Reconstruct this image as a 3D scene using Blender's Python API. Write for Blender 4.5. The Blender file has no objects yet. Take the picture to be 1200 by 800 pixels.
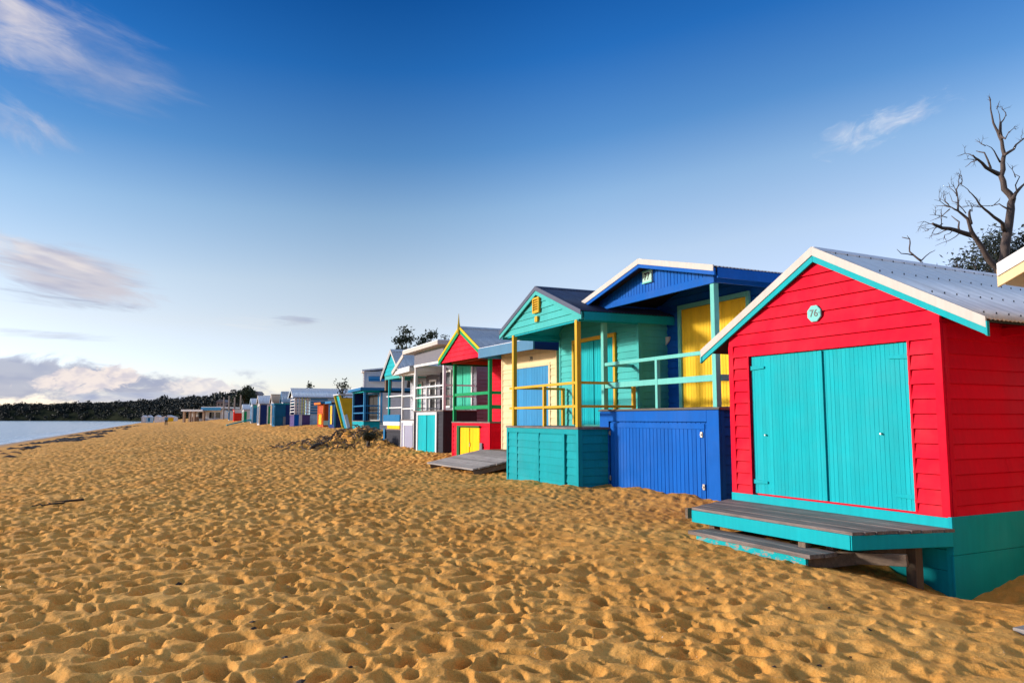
import bpy, bmesh, math, random
import numpy as np
from mathutils import Vector, Matrix, noise as mnoise
R = math.radians
random.seed(7)
rng = np.random.default_rng(11)
sc = bpy.context.scene
col = sc.collection

# ------------------------------------------------------------------ camera
CAM_H = 1.55
cd = bpy.data.cameras.new('camera'); cam = bpy.data.objects.new('camera', cd); col.objects.link(cam)
cd.sensor_width = 36.0; cd.lens = 36.0 * 880 / 1200
cam.location = (0, 0, CAM_H); cam.rotation_euler = (math.pi / 2 + math.atan(90 / 880), 0, 0)
cd.clip_start = 0.05; cd.clip_end = 20000
sc.camera = cam

# ------------------------------------------------------------------ light
SUN_EL, SUN_AZ = 13.0, -86.0            # azimuth measured from +Y towards +X
S = Vector((math.sin(R(SUN_AZ)) * math.cos(R(SUN_EL)), math.cos(R(SUN_AZ)) * math.cos(R(SUN_EL)), math.sin(R(SUN_EL))))
ld = bpy.data.lights.new('sun', 'SUN'); ld.energy = 5.0; ld.angle = R(5.5); ld.color = (1.0, 0.90, 0.77)
sun = bpy.data.objects.new('sun', ld); col.objects.link(sun)
sun.rotation_euler = (-S).to_track_quat('-Z', 'Y').to_euler()
sun.location = (-30, 0, 30)
sc.view_settings.view_transform = 'Standard'; sc.view_settings.look = 'None'
sc.cycles.max_bounces = 6; sc.cycles.diffuse_bounces = 3; sc.cycles.glossy_bounces = 3; sc.cycles.transmission_bounces = 2
sc.view_settings.exposure = 0.0; sc.view_settings.gamma = 1.0
try: sc.view_settings.use_curve_mapping = False
except Exception: pass

# ------------------------------------------------------------------ node helper
class NT:
    def __init__(s, tree): s.t = tree; s.n = tree.nodes; s.l = tree.links
    def new(s, kind, **kw):
        n = s.n.new(kind)
        for k, v in kw.items(): setattr(n, k, v)
        return n
    def link(s, a, b): s.l.new(a, b)
    def setin(s, sock, v):
        if hasattr(v, 'is_output') or isinstance(v, bpy.types.NodeSocket): s.l.new(v, sock)
        else: sock.default_value = v
    def math(s, op, a, b=None, c=None, clamp=False):
        n = s.new('ShaderNodeMath', operation=op); n.use_clamp = clamp
        s.setin(n.inputs[0], a)
        if b is not None: s.setin(n.inputs[1], b)
        if c is not None: s.setin(n.inputs[2], c)
        return n.outputs[0]
    def mix(s, fac, a, b, mode='MIX'):
        n = s.new('ShaderNodeMixRGB', blend_type=mode)
        s.setin(n.inputs[0], fac); s.setin(n.inputs[1], a); s.setin(n.inputs[2], b)
        return n.outputs[0]
    def noise(s, vec, scale, detail=4, rough=0.55, dist=0.0):
        n = s.new('ShaderNodeTexNoise'); s.link(vec, n.inputs['Vector'])
        n.inputs['Scale'].default_value = scale; n.inputs['Detail'].default_value = detail
        n.inputs['Roughness'].default_value = rough; n.inputs['Distortion'].default_value = dist
        return n.outputs[0]
    def ramp(s, fac, stops, interp='LINEAR'):
        n = s.new('ShaderNodeValToRGB'); e = n.color_ramp.elements; n.color_ramp.interpolation = interp
        while len(e) < len(stops): e.new(0.5)
        for k, (p, c) in enumerate(stops):
            e[k].position = p; e[k].color = c if len(c) == 4 else (*c, 1)
        s.link(fac, n.inputs[0]); return n.outputs[0]
    def mapping(s, vec, scale=(1, 1, 1), loc=(0, 0, 0), rot=(0, 0, 0)):
        n = s.new('ShaderNodeMapping'); s.link(vec, n.inputs[0])
        n.inputs['Scale'].default_value = scale; n.inputs['Location'].default_value = loc; n.inputs['Rotation'].default_value = rot
        return n.outputs[0]
    def maprange(s, v, a, b, c=0.0, d=1.0, smooth=True):
        n = s.new('ShaderNodeMapRange'); n.interpolation_type = 'SMOOTHSTEP' if smooth else 'LINEAR'
        s.setin(n.inputs[0], v)
        for k, x in enumerate((a, b, c, d)): n.inputs[k + 1].default_value = x
        return n.outputs[0]

# ------------------------------------------------------------------ world: sky with cloud banks
w = bpy.data.worlds.new('World'); sc.world = w; w.use_nodes = True
T = NT(w.node_tree); T.n.clear()
sky = T.new('ShaderNodeTexSky', sky_type='NISHITA'); sky.sun_disc = False
sky.sun_elevation = R(SUN_EL); sky.sun_rotation = R(SUN_AZ); sky.air_density = 1.0; sky.dust_density = 0.2; sky.ozone_density = 2.0
tc = T.new('ShaderNodeTexCoord'); sep = T.new('ShaderNodeSeparateXYZ'); T.link(tc.outputs['Generated'], sep.inputs[0])
az = T.math('MULTIPLY', T.math('ARCTAN2', sep.outputs[0], sep.outputs[1]), 180 / math.pi)
el = T.math('MULTIPLY', T.math('ARCSINE', sep.outputs[2]), 180 / math.pi)
elr = T.math('DIVIDE', el, 90.0, clamp=True)
comb = T.new('ShaderNodeCombineXYZ'); T.link(az, comb.inputs[0]); T.link(el, comb.inputs[1])
AE = AE0 = comb.outputs[0]
# sky tint by altitude: pale low, deep blue midway, zenith brightened as added fill
elg = T.math('SUBTRACT', elr, T.math('MULTIPLY', T.math('ADD', T.math('MULTIPLY', T.maprange(az, -14.0, 30.0), 1.1), 0.30), 0.040), clamp=True)
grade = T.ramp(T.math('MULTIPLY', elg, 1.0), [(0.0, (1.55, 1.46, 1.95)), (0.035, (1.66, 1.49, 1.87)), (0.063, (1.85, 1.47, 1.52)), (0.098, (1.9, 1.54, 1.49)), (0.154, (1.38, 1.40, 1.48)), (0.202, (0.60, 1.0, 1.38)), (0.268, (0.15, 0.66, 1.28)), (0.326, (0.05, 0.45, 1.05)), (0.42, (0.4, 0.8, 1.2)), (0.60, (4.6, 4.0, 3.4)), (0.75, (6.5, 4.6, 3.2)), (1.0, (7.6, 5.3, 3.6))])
dsk = T.math('ADD', T.math('MULTIPLY', sep.outputs[0], math.sin(R(130))), T.math('MULTIPLY', sep.outputs[1], math.cos(R(130))))
behind = T.math('MULTIPLY', T.maprange(dsk, 0.05, 0.6), T.maprange(el, 58.0, 30.0))
skyc = T.mix(1.0, sky.outputs[0], grade, 'MULTIPLY')
skyc = T.mix(T.maprange(az, -14.0, 9.0), skyc, T.mix(1.0, skyc, (1.36, 1.36, 1.36, 1), 'MULTIPLY'))
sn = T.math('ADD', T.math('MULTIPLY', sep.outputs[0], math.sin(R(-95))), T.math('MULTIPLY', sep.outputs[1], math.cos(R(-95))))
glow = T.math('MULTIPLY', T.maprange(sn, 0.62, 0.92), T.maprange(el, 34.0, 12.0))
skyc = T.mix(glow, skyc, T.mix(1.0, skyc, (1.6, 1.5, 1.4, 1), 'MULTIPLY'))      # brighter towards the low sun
skyc = T.mix(T.math('MULTIPLY', behind, 0.45), skyc, (0.0, 0.0, 0.0, 1))      # sky behind the camera darkened to deepen shade on the side walls
def cloud(base, a0, e0, ra, re, tilt, sx, sy, thr, soft, colr, dens, seed, flat=False):
    m = T.mapping(AE, (1, 1, 1), (-a0, -e0, 0))
    rot = T.mapping(m, (1, 1, 1), (0, 0, 0), (0, 0, R(-tilt)))
    el_ = T.mapping(rot, (1 / ra, 1 / re, 1))
    ln = T.new('ShaderNodeVectorMath', operation='LENGTH'); T.link(el_, ln.inputs[0])
    mask = T.maprange(ln.outputs['Value'], 0.15, 1.0, 1.0, 0.0)
    nv = T.mapping(rot, (sx, sy, 1), (seed, seed * 1.7, seed))
    n = T.noise(nv, 1.0, 5, 0.64, 0.6)
    d = T.math('ADD', n, T.math('MULTIPLY', T.math('SUBTRACT', mask, 1.0), 0.42))
    d = T.math('MULTIPLY', T.maprange(d, thr - 0.05, thr - 0.05 + soft * 1.5), dens)
    d = T.math('MULTIPLY', d, T.maprange(ln.outputs['Value'], 0.8, 1.05, 1.0, 0.0))
    n2 = T.noise(T.mapping(nv, (1, 1, 1), (0.35, 0.9, 0)), 1.6, 2, 0.6)
    sh = T.maprange(n2, 0.40, 0.66); dark = (colr[0] * 0.74, colr[1] * 0.78, colr[2] * 0.90, 1)
    return T.mix(d, base, T.mix(sh, colr, dark))
bank = T.math('MULTIPLY', T.math('MULTIPLY', T.maprange(az, 37.0, 52.0), T.maprange(az, 112.0, 85.0)), T.math('MULTIPLY', T.maprange(el, 4.0, 13.0), T.maprange(el, 62.0, 44.0)))  # mask of an added bright sky patch beyond the right edge of view
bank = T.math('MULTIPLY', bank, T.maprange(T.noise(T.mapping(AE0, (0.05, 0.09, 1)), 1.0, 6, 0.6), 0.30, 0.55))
skyc = T.mix(bank, skyc, (11.5, 11.0, 11.6, 1))       # unseen bright cloud patch, added off to the right to light the roofs
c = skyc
K = 7.6     # radiance of white in sky units at strength 0.1
def cc(r, g, b): return (r * K, g * K, b * K, 1)
SKY_CLOUDS = [
 # az, el, ra, re, tilt, sx, sy, thr, soft, colour, density, seed
 (-31.5, 23.2, 13.0, 4.6, -12, 0.085, 0.42, 0.30, 0.50, cc(0.62, 0.61, 0.70), 0.70, 3.1),
 (-35.0, 24.0, 8.0, 3.6, -8, 0.16, 0.50, 0.24, 0.36, cc(0.84, 0.78, 0.80), 0.85, 5.2),
 (-34.0, 18.6, 5.2, 2.4, -25, 0.22, 0.55, 0.30, 0.40, cc(0.74, 0.71, 0.78), 0.65, 9.4),
 (27.0, 19.6, 6.5, 1.8, 12, 0.42, 0.95, 0.27, 0.40, cc(0.95, 0.96, 1.0), 0.75, 1.4),
 (-31.5, 9.6, 9.5, 2.6, -8, 0.13, 0.75, 0.24, 0.22, cc(0.66, 0.62, 0.68), 0.85, 12.0),
 (-32.5, 10.6, 6.5, 1.5, -10, 0.16, 0.80, 0.30, 0.22, cc(0.86, 0.80, 0.80), 0.80, 14.7),
 (-31.5, 7.6, 8.0, 0.8, -5, 0.12, 1.3, 0.28, 0.2, cc(0.45, 0.48, 0.60), 0.65, 17.3),
 (-20.0, 6.9, 6.0, 0.9, -3, 0.15, 1.4, 0.38, 0.25, cc(0.95, 0.92, 0.90), 0.6, 21.0),
 (-16.3, 7.1, 3.4, 0.6, 0, 0.25, 1.6, 0.30, 0.2, cc(0.52, 0.55, 0.66), 0.60, 23.0),
 (-32.0, 5.4, 8.0, 0.6, 0, 0.12, 1.6, 0.34, 0.2, cc(0.55, 0.58, 0.68), 0.50, 26.0),
 (-34.0, 2.5, 22.0, 2.0, -2, 0.22, 0.60, 0.22, 0.16, cc(0.46, 0.49, 0.62), 0.88, 31.0),
 (-29.5, 2.55, 5.0, 1.5, 4, 0.60, 1.0, 0.30, 0.10, cc(1.02, 0.90, 0.84), 0.92, 33.0),
 (-22.0, 2.2, 4.2, 1.3, 0, 0.60, 1.1, 0.30, 0.12, cc(0.98, 0.90, 0.86), 0.85, 36.0),
 (-26.0, 1.4, 9.0, 0.9, 0, 0.35, 1.3, 0.28, 0.14, cc(0.58, 0.62, 0.74), 0.75, 38.0),
 (-15.5, 1.7, 5.0, 0.8, 0, 0.5, 1.3, 0.32, 0.15, cc(0.85, 0.84, 0.86), 0.65, 41.0),
]
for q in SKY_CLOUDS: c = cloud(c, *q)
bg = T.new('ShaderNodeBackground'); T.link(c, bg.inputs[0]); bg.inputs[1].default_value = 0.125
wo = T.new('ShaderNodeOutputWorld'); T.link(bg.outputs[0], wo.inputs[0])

# ------------------------------------------------------------------ materials
MATS = {}
def base_mat(name, rough=0.5):
    m = bpy.data.materials.new(name); m.use_nodes = True
    t = NT(m.node_tree); b = t.n['Principled BSDF']; b.inputs['Roughness'].default_value = rough
    return m, t, b
def paint(name, colr, rough=0.55, vary=0.10, wear=0.0, under=(0.30, 0.27, 0.24)):
    if name in MATS: return MATS[name]
    m, t, b = base_mat(name, rough)
    o = t.new('ShaderNodeTexCoord').outputs['Object']
    n1 = t.noise(o, 1.7, 5, 0.6)
    n2 = t.noise(t.mapping(o, (9, 9, 0.9)), 2.0, 4, 0.6)
    f = t.math('ADD', t.math('MULTIPLY', n1, 0.6), t.math('MULTIPLY', n2, 0.4))
    lo = tuple(max(0, x * (1 - vary * 1.6)) for x in colr); hi = tuple(min(1, x * (1 + vary) + 0.012 * vary) for x in colr)
    cl = t.ramp(f, [(0.3, lo), (0.7, hi)])
    # rubbed and grimy spots with shapes of their own
    sp = t.maprange(t.noise(o, 14, 3, 0.7), 0.66, 0.80)
    cl = t.mix(t.math('MULTIPLY', sp, 0.22), cl, (*[x * 0.45 + 0.02 for x in colr], 1))
    gi = t.new('ShaderNodeNewGeometry')
    isl = t.maprange(gi.outputs['Random Per Island'], 0, 1, 0.90, 1.08, False)
    iv = t.new('ShaderNodeCombineXYZ')
    for k in range(3): t.link(isl, iv.inputs[k])
    cl = t.mix(0.8, cl, iv.outputs[0], 'MULTIPLY')
    fade = t.maprange(t.noise(o, 0.9, 4, 0.6), 0.45, 0.75); cl = t.mix(t.math('MULTIPLY', fade, 0.16), cl, (*[x * 0.8 + 0.09 for x in colr], 1))
    run = t.maprange(t.noise(t.mapping(o, (30, 30, 1.1)), 1.0, 5, 0.7), 0.60, 0.80); cl = t.mix(t.math('MULTIPLY', run, 0.22), cl, (*[x * 0.5 + 0.015 for x in colr], 1))
    chip = t.maprange(t.noise(t.mapping(o, (1, 1, 1.6)), 26, 5, 0.8), 0.735, 0.76); cl = t.mix(t.math('MULTIPLY', chip, 0.55), cl, (*[x * 0.5 + 0.20 for x in under], 1))
    if wear > 0:
        wn = t.noise(t.mapping(o, (1, 1, 2.2)), 9, 6, 0.75)
        wf = t.maprange(wn, 0.62 - 0.18 * wear, 0.66 - 0.18 * wear)
        cl = t.mix(wf, cl, (*under, 1))
    t.link(cl, b.inputs['Base Color'])
    rr = t.maprange(n1, 0.3, 0.7, rough - 0.08, rough + 0.12); t.link(rr, b.inputs['Roughness'])
    bp = t.new('ShaderNodeBump'); bp.inputs['Strength'].default_value = 0.16; bp.inputs['Distance'].default_value = 0.004
    t.link(t.noise(t.mapping(o, (22, 22, 6)), 3.0, 5, 0.7), bp.inputs['Height']); t.link(bp.outputs[0], b.inputs['Normal'])
    b.inputs['Specular IOR Level'].default_value = 0.06
    MATS[name] = m; return m
def wood(name, dark, light, axis=0, rough=0.8):
    if name in MATS: return MATS[name]
    m, t, b = base_mat(name, rough)
    o = t.new('ShaderNodeTexCoord').outputs['Object']
    gi = t.new('ShaderNodeNewGeometry'); rnd = gi.outputs['Random Per Island']
    off = t.new('ShaderNodeCombineXYZ')
    for k in range(3): t.link(t.math('MULTIPLY', rnd, 37.0), off.inputs[k])
    ad = t.new('ShaderNodeVectorMath', operation='ADD'); t.link(o, ad.inputs[0]); t.link(off.outputs[0], ad.inputs[1])
    s = [26, 26, 26]; s[axis] = 1.3
    g = t.noise(t.mapping(ad.outputs[0], tuple(s)), 1.0, 7, 0.68, 0.8)
    g2 = t.noise(ad.outputs[0], 3.0, 4, 0.6)
    f = t.math('ADD', t.math('MULTIPLY', g, 0.7), t.math('MULTIPLY', g2, 0.3))
    cl = t.ramp(f, [(0.30, dark), (0.52, tuple((a + c_) / 2 for a, c_ in zip(dark, light))), (0.70, light)])
    pv = t.maprange(rnd, 0, 1, 0.72, 1.2, False); iv = t.new('ShaderNodeCombineXYZ')
    for k in range(3): t.link(pv, iv.inputs[k])
    cl = t.mix(1.0, cl, iv.outputs[0], 'MULTIPLY')
    t.link(cl, b.inputs['Base Color'])
    bp = t.new('ShaderNodeBump'); bp.inputs['Strength'].default_value = 0.5; bp.inputs['Distance'].default_value = 0.006
    t.link(g, bp.inputs['Height']); t.link(bp.outputs[0], b.inputs['Normal'])
    MATS[name] = m; return m
def metal(name, colr, rough=0.45, metallic=0.12, rust=0.0):
    if name in MATS: return MATS[name]
    m, t, b = base_mat(name, rough)
    o = t.new('ShaderNodeTexCoord').outputs['Object']
    n1 = t.noise(t.mapping(o, (0.6, 3.0, 0.6)), 2.2, 6, 0.65)
    cl = t.ramp(n1, [(0.3, tuple(x * 0.78 for x in colr)), (0.7, tuple(min(1, x * 1.08) for x in colr))])
    if rust:
        rn = t.maprange(t.noise(t.mapping(o, (2, 4, 2)), 4, 6, 0.75), 0.60, 0.72)
        cl = t.mix(t.math('MULTIPLY', rn, rust), cl, (0.20, 0.10, 0.05, 1))
    t.link(cl, b.inputs['Base Color']); b.inputs['Metallic'].default_value = metallic
    t.link(t.maprange(n1, 0.3, 0.7, rough + 0.12, rough - 0.06), b.inputs['Roughness'])
    MATS[name] = m; return m
def plain(name, colr, rough=0.6, metallic=0.0):
    if name in MATS: return MATS[name]
    m, t, b = base_mat(name, rough)
    o = t.new('ShaderNodeTexCoord').outputs['Object']
    n1 = t.noise(o, 6, 5, 0.65)
    t.link(t.ramp(n1, [(0.3, tuple(x * 0.75 for x in colr)), (0.7, tuple(min(1, x * 1.2) for x in colr))]), b.inputs['Base Color'])
    b.inputs['Metallic'].default_value = metallic
    MATS[name] = m; return m

RED = paint('red_paint', (0.74, 0.002, 0.026)); TEAL = paint('teal_paint', (0.005, 0.40, 0.46))
TEALW = paint('worn_teal_paint', (0.005, 0.40, 0.46), wear=0.55); AQUA = paint('aqua_paint', (0.16, 0.55, 0.50))
SEA = paint('sea_green_paint', (0.065, 0.43, 0.42)); BLUE = paint('royal_blue_paint', (0.003, 0.105, 0.47)); TEALB = paint('deep_teal_paint', (0.005, 0.36, 0.44)); TEALD = paint('blue_teal_paint', (0.006, 0.31, 0.36))
YEL = paint('yellow_paint', (0.86, 0.55, 0.035)); YELF = paint('ochre_yellow_paint', (0.68, 0.40, 0.04)); BYEL = paint('bright_yellow_paint', (0.88, 0.53, 0.01))
CREAM = paint('cream_paint', (0.76, 0.60, 0.36)); OFFW = paint('off_white_paint', (0.60, 0.55, 0.51)); WHITE = paint('white_paint', (0.78, 0.78, 0.80))
GREEN = paint('green_paint', (0.01, 0.30, 0.11)); DGREEN = paint('dark_green_paint', (0.01, 0.14, 0.05)); MINT = paint('mint_paint', (0.06, 0.52, 0.36))
CHAR = paint('charcoal_paint', (0.045, 0.045, 0.058)); GREY = paint('grey_paint', (0.20, 0.20, 0.24)); LGREY = paint('pale_grey_paint', (0.55, 0.56, 0.62))
NAVY = paint('navy_paint', (0.014, 0.035, 0.16)); SKYB = paint('sky_blue_paint', (0.045, 0.26, 0.52)); MBLUE = paint('mid_blue_paint', (0.02, 0.17, 0.38))
PURP = paint('purple_paint', (0.09, 0.06, 0.20)); ORNG = paint('orange_paint', (0.72, 0.17, 0.02)); RUSTP = paint('rust_red_paint', (0.46, 0.075, 0.02))
LBLUE = paint('pale_blue_paint', (0.40, 0.58, 0.75)); LIME = paint('lime_paint', (0.55, 0.62, 0.12)); TAN = paint('tan_paint', (0.44, 0.31, 0.22)); CORAL = paint('scarlet_paint', (0.75, 0.035, 0.02))
MUST = paint('mustard_paint', (0.55, 0.38, 0.025)); LILAC = paint('lilac_grey_paint', (0.34, 0.34, 0.46)); BROWN = paint('brown_paint', (0.16, 0.11, 0.08))
DECK = wood('weathered_deck_wood', (0.05, 0.036, 0.034), (0.34, 0.27, 0.25)); TIMB = wood('old_timber', (0.06, 0.04, 0.03), (0.22, 0.15, 0.10))
RAMPW = wood('silver_grey_timber', (0.14, 0.12, 0.12), (0.42, 0.38, 0.36)); POSTW = wood('upright_timber', (0.08, 0.055, 0.04), (0.26, 0.18, 0.12), axis=2)
ZINC = metal('pale_zinc_roofing', (0.90, 0.88, 0.91), 0.42, metallic=0.55); GALV = metal('galvanised_roofing', (0.52, 0.54, 0.60), 0.42, metallic=0.5, rust=0.25); DROOF = metal('navy_roofing', (0.035, 0.045, 0.10), metallic=0.1)
WROOF = metal('white_roofing', (0.72, 0.73, 0.80), metallic=0.1); BRASS = plain('tarnished_steel', (0.42, 0.40, 0.36), 0.4, 0.8); DARKM = plain('dark_iron', (0.03, 0.028, 0.028), 0.6)
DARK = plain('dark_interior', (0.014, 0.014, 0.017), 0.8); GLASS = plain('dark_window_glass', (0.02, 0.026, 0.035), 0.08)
TEXTM = plain('black_lettering', (0.012, 0.012, 0.014), 0.5)

# ------------------------------------------------------------------ mesh building
ZG = {}
class MB:
    def __init__(s): s.v = []; s.f = []; s.mi = []
    def add(s, vs, fs, mi=0):
        k = len(s.v); s.v += [tuple(p) for p in vs]
        for f in fs: s.f.append([i + k for i in f]); s.mi.append(mi)
        return s
    def box(s, x0, x1, y0, y1, z0, z1, mi=0):
        x0, x1 = sorted((x0, x1)); y0, y1 = sorted((y0, y1)); z0, z1 = sorted((z0, z1))
        return s.add([(x, y, z) for z in (z0, z1) for y in (y0, y1) for x in (x0, x1)],
                     [(0, 2, 3, 1), (4, 5, 7, 6), (0, 1, 5, 4), (2, 6, 7, 3), (0, 4, 6, 2), (1, 3, 7, 5)], mi)
    def prism(s, pts, y0, y1, mi=0):            # polygon in x,z extruded along y (counter-clockwise seen from -y)
        n = len(pts)
        vs = [(x, y0, z) for x, z in pts] + [(x, y1, z) for x, z in pts]
        fs = [tuple(range(n)), tuple(reversed(range(n, 2 * n)))] + [(i, i + n, (i + 1) % n + n, (i + 1) % n) for i in range(n)]
        return s.add(vs, fs, mi)
    def slab(s, pts, z0, z1, mi=0):             # polygon in x,y extruded along z
        n = len(pts)
        vs = [(x, y, z0) for x, y in pts] + [(x, y, z1) for x, y in pts]
        fs = [tuple(reversed(range(n))), tuple(range(n, 2 * n))] + [(i, (i + 1) % n, (i + 1) % n + n, i + n) for i in range(n)]
        return s.add(vs, fs, mi)
    def beam(s, p, q, wd, ht, up=(0, 0, 1), mi=0):
        p = Vector(p); q = Vector(q); d = (q - p).normalized(); u = Vector(up)
        sd = d.cross(u); sd.normalize(); u = sd.cross(d)
        vs = []
        for e in (p, q):
            for a, b in ((-1, -1), (1, -1), (1, 1), (-1, 1)): vs.append(e + sd * a * wd / 2 + u * b * ht / 2)
        return s.add(vs, [(0, 1, 2, 3), (7, 6, 5, 4), (0, 4, 5, 1), (1, 5, 6, 2), (2, 6, 7, 3), (3, 7, 4, 0)], mi)
    def tube(s, pts, rads, seg=8, mi=0):
        pts = [Vector(p) for p in pts]; k = len(s.v); n = len(pts)
        a = None
        for i, p in enumerate(pts):
            d = (pts[min(i + 1, n - 1)] - pts[max(i - 1, 0)]).normalized()
            if a is None: a = d.orthogonal().normalized()
            a = (a - d * a.dot(d)); a = a.normalized() if a.length > 1e-6 else d.orthogonal().normalized()
            b = d.cross(a)
            for j in range(seg):
                t = 2 * math.pi * j / seg
                s.v.append(tuple(p + (a * math.cos(t) + b * math.sin(t)) * rads[i]))
        for i in range(n - 1):
            for j in range(seg):
                s.f.append([k + i * seg + j, k + i * seg + (j + 1) % seg, k + (i + 1) * seg + (j + 1) % seg, k + (i + 1) * seg + j]); s.mi.append(mi)
        s.f.append([k + j for j in reversed(range(seg))]); s.mi.append(mi)
        s.f.append([k + (n - 1) * seg + j for j in range(seg)]); s.mi.append(mi)
        return s
    # lapped weatherboards; fr maps (along, outward, z) to local coordinates
    def boards(s, fr, lo, hi, z0, z1, h, zref=None, t=0.022, slope=None):
        zref = z0 if zref is None else zref
        i = math.floor((z0 - zref) / h + 1e-6)
        while zref + i * h < z1 - 1e-4:
            a = max(z0, zref + i * h); b = min(z1, zref + (i + 1) * h); i += 1
            if b - a < 0.004: continue
            la, ha = (lo(a), hi(a)) if callable(lo) else (lo, hi)
            lb, hb = (lo(b), hi(b)) if callable(lo) else (lo, hi)
            if ha - la < 0.01: continue
            if hb < lb: lb = hb = (lb + hb) / 2
            j = random.uniform(-0.002, 0.002)
            ta = t + j; tb = 0.007; g = min(0.011, (b - a) * .3); bb = b - g
            f = (bb - a) / (b - a); lm, hm_ = la + (lb - la) * f, ha + (hb - ha) * f
            cuts = [0.0, 1.0] if (ha - la) < 1.6 or random.random() < .45 else [0.0, random.uniform(.2, .8), 1.0]
            for c0, c1 in zip(cuts, cuts[1:]):
                e0 = 0.0012 if c0 > 0 else 0; e1 = 0.0012 if c1 < 1 else 0; tj = ta + random.uniform(-.0015, .0015)
                A0, A1 = la + (ha - la) * c0 + e0, la + (ha - la) * c1 - e1; B0, B1 = lm + (hm_ - lm) * c0 + e0, lm + (hm_ - lm) * c1 - e1
                s.add([fr(A0, tj, a), fr(A1, tj, a), fr(B1, tb, bb), fr(B0, tb, bb), fr(A0, -0.018, a), fr(A1, -0.018, a), fr(B1, -0.018, bb), fr(B0, -0.018, bb)],
                      [(0, 1, 2, 3), (4, 5, 1, 0), (5, 6, 2, 1), (7, 4, 0, 3), (3, 2, 6, 7)])
            s.add([fr(la, -0.018, a), fr(ha, -0.018, a), fr(hb, -0.018, b), fr(lb, -0.018, b)], [(0, 1, 2, 3)])
        return s
    # vertical tongue-and-groove lining
    def vboards(s, fr, x0, x1, zlo, zhi, pitch, t=0.014, gap=0.007):
        n = max(1, round((x1 - x0) / pitch)); p = (x1 - x0) / n
        f = lambda g, x: g(x) if callable(g) else g
        for k in range(n):
            a, b = x0 + k * p + gap / 2, x0 + (k + 1) * p - gap / 2
            c_ = 0.004; t2 = t + random.uniform(-0.0015, 0.0015)
            za, zb, wa, wb = f(zlo, a), f(zlo, b), f(zhi, a), f(zhi, b)
            s.add([fr(a, 0, za), fr(a + c_, t2, za), fr(b - c_, t2, zb), fr(b, 0, zb), fr(a, 0, wa), fr(a + c_, t2, wa), fr(b - c_, t2, wb), fr(b, 0, wb)],
                  [(0, 1, 5, 4), (1, 2, 6, 5), (2, 3, 7, 6), (0, 3, 2, 1), (4, 5, 6, 7)])
        return s
    # corrugated sheet from P over vectors A (across the corrugations) and D (down the slope)
    def corr(s, P, A, D, pitch=0.076, amp=0.009, seg=6, nd=1, mi=0):
        P, A, D = Vector(P), Vector(A), Vector(D); N = A.cross(D).normalized()
        if N.z < 0: N = -N
        n = max(2, int(round(A.length / pitch))) * seg; k = len(s.v)
        for j in range(nd + 1):
            for i in range(n + 1):
                s.v.append(tuple(P + A * (i / n) + D * (j / nd) + N * amp * math.sin(2 * math.pi * i / seg)))
        for j in range(nd):
            for i in range(n):
                a = k + j * (n + 1) + i
                s.f.append([a, a + 1, a + n + 2, a + n + 1]); s.mi.append(mi)
        return s
    def pieces(s, name, mat, parent=None, bevel=0.0):
        for k in range(0, len(s.v), 8):
            m_ = MB(); m_.add(s.v[k:k + 8], [(0, 2, 3, 1), (4, 5, 7, 6), (0, 1, 5, 4), (2, 6, 7, 3), (0, 4, 6, 2), (1, 3, 7, 5)]); m_.build(name, mat, parent, bevel)
    def build(s, name, mat, parent=None, bevel=0.0, smooth=False, solid=0.0):
        me = bpy.data.meshes.new(name); zo = ZG.get(parent.name, 0) if parent else 0
        me.from_pydata([(x, y, z - zo) for x, y, z in s.v], [], s.f)
        ms = mat if isinstance(mat, (list, tuple)) else [mat]
        for m in ms: me.materials.append(m)
        if len(ms) > 1: me.polygons.foreach_set('material_index', s.mi)
        if smooth: me.polygons.foreach_set('use_smooth', [True] * len(me.polygons))
        me.validate(); me.update()
        o = bpy.data.objects.new(name, me); col.objects.link(o)
        if parent:
            o.parent = parent
            if parent.name in ZG: ZG[o.name] = ZG[parent.name]
        if bevel:
            md = o.modifiers.new('edge', 'BEVEL'); md.width = bevel; md.segments = 2; md.limit_method = 'ANGLE'; md.angle_limit = R(40)
        if solid:
            md = o.modifiers.new('thickness', 'SOLIDIFY'); md.thickness = solid; md.offset = 0
        return o
def tag(o, label=None, cat=None, group=None, kind=None):
    if label: o['label'] = label
    if cat: o['category'] = cat
    if group: o['group'] = group
    if kind: o['kind'] = kind
    return o
def thing(name, loc, rz, label, cat, group=None):
    o = bpy.data.objects.new(name, None); col.objects.link(o); o.empty_display_size = 0.3
    o.location = loc; o.rotation_euler = (0, 0, rz); tag(o, label, cat, group); ZG[o.name] = loc[2]
    return o
def at(px, py, D):      # world point at forward distance D seen at photo pixel (px, py)
    th = math.atan(90 / 880); x = (px - 600) / 880; y = (400 - py) / 880
    r = Vector((x, math.cos(th) - y * math.sin(th), math.sin(th) + y * math.cos(th)))
    return Vector((0, 0, CAM_H)) + r * (D / r.y)
FRONT = lambda y: (lambda a, d, z: (a, y - d, z))
BACK = lambda y: (lambda a, d, z: (a, y + d, z))
RIGHT = lambda x: (lambda a, d, z: (x + d, a, z))
LEFT = lambda x: (lambda a, d, z: (x - d, a, z))
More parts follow.
